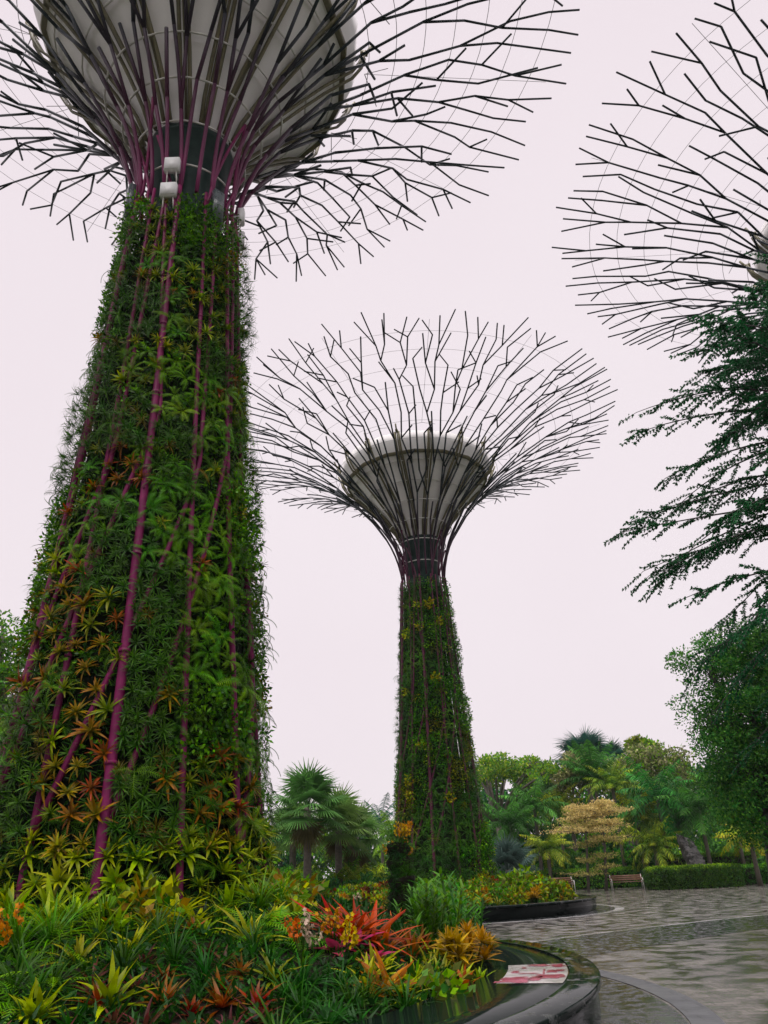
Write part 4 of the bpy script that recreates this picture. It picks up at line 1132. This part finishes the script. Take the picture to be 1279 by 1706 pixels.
# the green mass further back, tree by tree
for i, (px, py, Y, rx, rz, c) in enumerate(((905, 1310, 88, 45, 40, 1), (820, 1345, 86, 46, 36, 0), (1000, 1340, 90, 50, 45, 1), (1080, 1345, 88, 50, 40, 0), (1150, 1320, 86, 45, 45, 1), (1210, 1320, 84, 50, 60, 0),
                                              (1270, 1330, 84, 45, 60, 1), (880, 1390, 80, 60, 44, 0), (960, 1400, 82, 60, 44, 1), (1060, 1405, 82, 60, 44, 0), (1150, 1400, 80, 60, 44, 1), (1240, 1400, 80, 60, 44, 0), (1080, 1252, 95, 14, 12, 2), (1062, 1245, 96, 10, 10, 2),
                                              (690, 1420, 84, 50, 40, 1), (600, 1420, 88, 50, 36, 0), (520, 1420, 90, 50, 40, 1), (440, 1420, 88, 60, 44, 0), (1330, 1380, 80, 70, 80, 1), (800, 1400, 84, 50, 44, 1))):
    b = AT(px, 1460, Y); b[2] = 0
    cols = [[FG, FM, (0.03, 0.10, 0.045)], [FM, FL, (0.035, 0.12, 0.035)], [FL, FY, (0.1, 0.18, 0.03)]][c]
    broad_tree('background_tree', ['dark green', 'mid green', 'light yellow-green'][c] + f' bushy tree in the far belt, {ordinal(i)} along it', b, max(1, AT(px, py, Y)[2] - rz * .06), lobes_px([(px, py, rx, rz), (px - rx * .5, py + rz * .4, rx * .6, rz * .6), (px + rx * .5, py + rz * .5, rx * .6, rz * .6)], Y, b),
               cols, .3, 34, 100 + i, .2, 'trees of the far belt', cr=1.0, ncl=110)
for i, px in enumerate(range(820, 1330, 42)):
    Yb = 66 + (i % 3) * 1.5; q = AT(px, 1455, Yb)
    broad_tree('understorey_bush', ['dark green', 'mid green', 'bright green'][i % 3] + f' understorey bush behind the benches and hedge, {ordinal(i)} along the row', (q[0], q[1], 0), 0,
               [((0, 0, 1.1), (1.9, 1.3, 1.3)), ((.9, .2, 1.9), (1.0, .9, .8))], [[FG, FM], [FM, FG, FL], [FL, FM]][i % 3], .2, 60, 300 + i, group='understorey bushes at the far side', cr=.6, ncl=44, limb=0, cat='bush')
# feather palms in front of them
for i, (px, py, Y, L, c, lab, kw) in enumerate((
        (990, 1300, 68, 3.6, 0, 'upright dark feather palm below the pale tree', dict(el=(.5, 1.45), droop=1.0)),
        (1045, 1312, 70, 2.6, 0, 'arching feather palm right of the upright dark palm', {}),
        (890, 1345, 66, 3.2, 0, 'broad green feather palm under the rain tree crown', {}),
        (850, 1375, 64, 3.0, 0, 'feather palm beside the right edge of the distant tower', {}),
        (930, 1350, 69, 3.0, 1, 'lighter feather palm behind the tiered tree, left side', {}),
        (1095, 1330, 61, 3.8, 0, 'largest arching feather palm right of the tiered tree', dict(droop=1.5)),
        (1062, 1370, 62, 3.0, 1, 'feather palm with yellow hanging fronds beside the tiered tree', {}),
        (1020, 1312, 66, 2.6, 1, 'bright feather palm above the tiered tree', dict(el=(.2, 1.4))),
        (1165, 1350, 59, 3.6, 0, 'drooping feather palm above the grey rock', dict(droop=1.5)),
        (1130, 1375, 63, 3.0, 0, 'dark feather palm behind the grey rock', {}),
        (1215, 1330, 60, 3.2, 0, 'feather palm under the fine-leaved tree', {}),
        (1248, 1392, 53, 2.3, 2, 'yellow feather palm near the right edge', dict(droop=1.5, el=(.0, 1.2))),
        (912, 1415, 62, 2.2, 1, 'low yellow-green feather palm left of the tiered tree', dict(droop=1.4)),
        (1090, 1410, 60, 2.4, 1, 'low feather palm with yellowing fronds behind the hedge', dict(droop=1.6)))):
    p = AT(px, py, Y)
    cA, cB = [(FG, FM), (FM, FY), (FL, (0.34, 0.30, 0.04))][c]
    feather_palm('feather_palm', lab, (p[0], p[1], 0), p[2], L, 18, 200 + i, cA, cB, .13, 'feather palms', **kw)
p = AT(845, 1440, 52); fan_palm('silver_palm', 'low blue-grey fan palm behind the distant bed', (p[0], p[1], 0), p[2] - .3, 2.2, 26, 31, (0.07, 0.12, 0.10), (0.11, 0.17, 0.15), .18)

# tiered tree with tan foliage on two slim trunks
Y = 57; b = AT(985, 1478, Y); b[2] = 0
tt = empty('tiered_tree', b); tag(tt, 'tan-leaved tree with flat tiers on two slim trunks', 'tree')
rtt = np.random.default_rng(13); tg = Geo(); cg = Geo()
TA = (0.66, 0.54, 0.24); TB = (0.52, 0.46, 0.18); TC = (0.28, 0.33, 0.10)
for px, dx, tiers in ((975, 0, ((1456, 36, 0), (1434, 18, 0), (1408, 34, 0), (1384, 64, 2), (1374, 46, 1), (1358, 50, 2), (1348, 40, 2))), (1005, 0, ((1446, 22, 0), (1426, 30, 0), (1398, 34, 1), (1372, 42, 2), (1352, 46, 2), (1341, 26, 2)))):
    q0 = AT(px + 4, 1476, Y); q0[2] = 0; q0 -= b
    q1 = AT(px, 1338, Y + rtt.uniform(-.5, .5)) - b; q1[0] = q0[0] + (q1[0] - q0[0]) * .8
    tube(tg, [q0, (q0 + q1) / 2 + [.06, 0, 0], q1], [.11, .07, .03], n=8)
    for py, rw, cc in tiers:
        zc = AT(px, py, Y)[2]; u = zc / q1[2]; c0 = q0 + (q1 - q0) * min(1, u); c0[2] = zc
        R_ = rw * mpp(px, py, Y); nb = 13 if cc else 9
        for k in range(nb):
            az = k / nb * 2 * PI + rtt.uniform(-.2, .2); r_ = R_ * rtt.uniform(.4, 1.15)
            e = c0 + [r_ * math.cos(az), r_ * math.sin(az), rtt.uniform(-.22, .25) + r_ * .04]
            tube(tg, [c0 - [0, 0, .15], (c0 + e) / 2, e], [.03, .02, .008], n=4, caps=False)
            for f in np.linspace(.25, 1, 7):
                pz = c0 + (e - c0) * f
                nlf = 20 if cc else 7
                T = leafclump(rtt, nlf, .32 + .12 * f, .08, [[TC, TB], [TB, TC, TA], [TA, TA, TB]][cc], .3 if cc else .14, up=.9)
                cg.inst(T, Rz(rtt.uniform(0, 6)), pz + [rtt.normal(0, .12), rtt.normal(0, .12), 0], rtt.uniform(.8, 1.2))
tg.build('trunk', M['bark'], tt, True); cg.build('crown', M['far_leaf'], tt)

# big fine-leaved tree behind, right
Y = 33; b = AT(1300, 1470, Y); b[2] = 0
broad_tree('fine_leaved_tree', 'large dark green fine-leaved tree at the right, below the feathery tree', b, 3.2,
           lobes_px([(1180, 1110, 50, 46), (1240, 1090, 60, 50), (1300, 1100, 70, 60), (1175, 1190, 40, 40), (1230, 1190, 60, 60), (1300, 1200, 80, 70), (1200, 1260, 48, 50), (1255, 1290, 60, 60), (1320, 1300, 80, 80), (1222, 1340, 46, 40), (1280, 1370, 60, 46)], Y, b),
           [(0.026, 0.13, 0.035), (0.05, 0.20, 0.045), (0.09, 0.27, 0.05)], .085, 190, 14, .35, cr=.66, ncl=420, limb=.035, trunk_mat='dark_bark', up=.1)
# tree at the left edge behind the near tower
Y = 30; b = AT(-30, 1470, Y); b[2] = 0
broad_tree('light_green_tree', 'light green tree at the left edge, behind the near tower', b, 4.5,
           lobes_px([(5, 1050, 34, 26), (-30, 1100, 60, 50), (15, 1110, 26, 26), (0, 1170, 40, 40), (-50, 1200, 60, 60), (5, 1240, 40, 36)], Y, b), [FL, (0.09, 0.19, 0.04), FM], .12, 60, 15, .25, cr=.6, ncl=110)

# feathery tree reaching in from the right edge
Y = 15.5
b = AT(1685, 1300, Y); b[2] = 0
ft = empty('feathery_tree', b); tag(ft, 'dark feathery tree reaching in from the right edge against the sky', 'tree')
rf_ = np.random.default_rng(8); tg = Geo(); cg = Geo()
Ht = 14.6
tube(tg, [(0, 0, -.2), (.05, 0, 5), (0, .1, 10), (0, 0, Ht)], [.30, .22, .15, .03], n=10)
def spray(p0, d, L):
    """a twig set with short leafy side twigs"""
    n = max(5, int(L / .085)); pts = [np.array(p0)]; d = np.array(d, float)
    for i in range(n):
        d = d + np.array([0, 0, -.018]) + rf_.normal(0, .035, 3); d /= np.linalg.norm(d); pts.append(pts[-1] + d * L / n)
    pts = np.array(pts); tube(tg, pts[::max(1, n // 4)], .008, n=4, caps=False)
    V = []; 
    side = np.cross(d, [0, 0, 1.0]); side /= np.linalg.norm(side) + 1e-6
    for i in range(1, n + 1):
        for sgn in (-1, 1):
            for q in range(5):
                a = d * rf_.uniform(.3, .9) + side * sgn * rf_.uniform(.3, 1) + np.array([0, 0, rf_.uniform(-.9, .35)])
                a /= np.linalg.norm(a); l = rf_.uniform(.04, .105); w = np.cross(a, rf_.normal(size=3)); w /= np.linalg.norm(w)
                p = pts[i] + rf_.normal(0, .012, 3); w *= rf_.uniform(.014, .026)
                V += [p, p + a * l * .5 + w, p + a * l, p + a * l * .5 - w]
    V = np.array(V); k = rf_.uniform(.7, 1.2)
    cg.add(V, np.arange(len(V)).reshape(-1, 4), np.tile(np.array([0.024, 0.125, 0.045]) * k, (len(V), 1)))
for i in range(200):
    z = 3.6 + (Ht - 4.0) * (i / 200) ** .92
    az = i * 2.39996 + rf_.normal(0, .2)
    Lb = float(np.interp(z, [3, 4.6, 6, 8.5, 10.5, 12.2, Ht], [3.0, 3.8, 5.2, 6.3, 5.5, 4.1, .9])) * rf_.uniform(.72, 1.12)
    el = float(np.interp(z, [3, 9, Ht], [.02, .25, .6])) + rf_.normal(0, .16)
    d = np.array([math.cos(az) * math.cos(el), math.sin(az) * math.cos(el), math.sin(el)])
    p = np.array([0, 0, z]); pts = [p]; n = 15
    for q in range(n):
        d = d + np.array([0, 0, -.05]) + rf_.normal(0, .03, 3); d /= np.linalg.norm(d); p = p + d * Lb / n; pts.append(p)
    pts = np.array(pts); tube(tg, pts, np.linspace(.045, .008, n + 1), n=5, caps=False)
    for q in range(2, n + 1):
        dd = pts[q] - pts[q - 1]; dd /= np.linalg.norm(dd); sd_ = np.cross(dd, [0, 0, 1.0])
        for sgn in ((-1, 1) if q < n else (0,)):
            if rf_.random() < .12: continue
            v = dd * .75 + sd_ * sgn * rf_.uniform(.35, .8) + np.array([0, 0, rf_.uniform(-.35, .05)]); v /= np.linalg.norm(v)
            if rf_.random() < .5: spray(pts[q], v + np.array([0, 0, rf_.uniform(-.1, .5)]) + dd * .4, rf_.uniform(.3, .8))
            spray(pts[q], v, rf_.uniform(.35, 1.05) * (1.15 - .45 * q / n))
tg.build('trunk', M['dark_bark'], ft, True); cg.build('crown', M['leaf'], ft)

# ------------------------------------------------------------------ hedges, rock, benches
def hedge(name, label, x0, x1, y0, y1, h, seed, cols, n, leaf=.07, rz=0.0):
    rng = np.random.default_rng(seed)
    cx_, cy_ = (x0 + x1) / 2, (y0 + y1) / 2
    t = empty(name, (cx_, cy_, 0), rz); tag(t, label, 'hedge')
    w, d = x1 - x0, y1 - y0
    g = Geo(); box(g, (0, 0, h * .46), (w - .16, d - .16, h * .92)); g.build('twigs', M['soil'], t)
    g = Geo()
    for _ in range(n):
        f = rng.random()
        u = rng.uniform(-.5, .5) * w
        if f < .5: p = (u, -d / 2 + .05, rng.uniform(.03, h))
        elif f < .85: p = (u, rng.uniform(-.5, .5) * d, h - .03)
        else: p = (rng.choice([-1, 1]) * (w / 2 - .05), rng.uniform(-.5, .5) * d, rng.uniform(.03, h))
        g.inst(leafclump(rng, 12, .13, leaf, cols if f < .5 or f > .85 else [FL, (0.11, 0.26, 0.03)], 1), np.eye(3), np.array(p) + rng.normal(0, .025, 3), rng.uniform(.7, 1.25))  # top leaves: fresh growth, with light from above put into their colour
    g.build('leaves', M['far_leaf'], t)
    return t
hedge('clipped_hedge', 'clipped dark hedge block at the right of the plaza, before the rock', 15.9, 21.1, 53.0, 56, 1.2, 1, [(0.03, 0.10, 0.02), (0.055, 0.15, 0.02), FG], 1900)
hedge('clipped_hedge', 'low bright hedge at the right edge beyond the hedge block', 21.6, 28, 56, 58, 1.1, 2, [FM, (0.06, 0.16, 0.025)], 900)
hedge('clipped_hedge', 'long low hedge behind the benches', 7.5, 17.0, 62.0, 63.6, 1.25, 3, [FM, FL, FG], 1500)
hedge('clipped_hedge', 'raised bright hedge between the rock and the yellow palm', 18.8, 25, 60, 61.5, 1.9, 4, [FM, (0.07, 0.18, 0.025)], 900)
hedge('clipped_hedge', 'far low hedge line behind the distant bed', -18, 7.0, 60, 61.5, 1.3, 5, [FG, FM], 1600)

p = AT(1160, 1452, 58); s = mpp(1160, 1420, 58)
g = Geo(); rr_ = np.random.default_rng(6)
nu, nv = 20, 18; V = []
for i in range(nu):
    z = i / (nu - 1)
    for j in range(nv):
        a = j / nv * 2 * PI; q = lambda v: math.copysign(abs(v) ** .45, v)
        w = (1.0 - .22 * z) if z < .93 else .72
        x = q(math.cos(a)) * 15 * s * w - z * 17 * s + 8 * s; yv = q(math.sin(a)) * .7 * w
        V.append((x + rr_.normal(0, .05), yv + rr_.normal(0, .07), z * 64 * s + math.cos(a) * -.28 * z + rr_.normal(0, .04)))
Q = [[i * nv + j, i * nv + (j + 1) % nv, (i + 1) * nv + (j + 1) % nv, (i + 1) * nv + j] for i in range(nu - 1) for j in range(nv)]
tb = (nu - 1) * nv
for j in range(1, nv // 2): Q.append([tb, tb + 2 * j - 1, tb + 2 * j, tb + 2 * j + 1])
g.add(V, Q, W1); o = g.build('standing_rock', M['rock']); o.location = (p[0], p[1], -.1)
o.location.z = .35
tag(o, 'leaning grey standing rock behind the clipped hedge', 'rock')

def bench(label, base, rz):
    t = empty('park_bench', base, rz); tag(t, label, 'bench', 'benches at the far side of the plaza')
    L = 2.2
    g = Geo()
    for k in range(4): box(g, (0, -.18 + k * .12, .45), (L, .095, .035))
    g.build('seat', M['wood'], t)
    g = Geo()
    for k in range(3): box(g, (0, .28 + k * .03, .58 + k * .12), (L, .03, .095))
    g.build('backrest', M['wood'], t)
    for sx in (-1, 1):
        x = sx * (L / 2 - .06); g = Geo()
        tube(g, [(x, -.24, 0), (x, -.22, .43), (x, -.2, .65)], .028, n=6)
        tube(g, [(x, .32, 0), (x, .27, .43), (x, .36, .9)], .028, n=6)
        tube(g, [(x, -.22, .42), (x, .27, .42)], .024, n=6)
        tube(g, [(x, -.22, .66), (x, .29, .66)], .024, n=6)
        g.build('leg', M['steel'], t, True)
    return t
p = G(932, 1481); bench('wooden bench right beside the distant planter', (p[0] * 60.0 / p[1], 60.0, 0), .12)
p = G(1046, 1480); bench('wooden bench beside the left end of the clipped hedge', (p[0] * 58.5 / p[1], 58.5, 0), -.08)

# ------------------------------------------------------------------ rain haze
g = Geo(); box(g, (0, 450, 12.5), (1300, 1600, 29))
hz = g.build('haze', M['dome']); hz['kind'] = 'stuff'
hm = bpy.data.materials.new('rain_haze'); hm.use_nodes = True
hn = hm.node_tree.nodes; hn.remove(hn['Principled BSDF'])
pv = hn.new('ShaderNodeVolumePrincipled'); pv.inputs['Color'].default_value = (0.85, 0.94, 0.91, 1); pv.inputs['Density'].default_value = 0.00026
pv.inputs['Anisotropy'].default_value = 0.3
hm.node_tree.links.new(pv.outputs['Volume'], hn['Material Output'].inputs['Volume'])
hz.data.materials.clear(); hz.data.materials.append(hm)
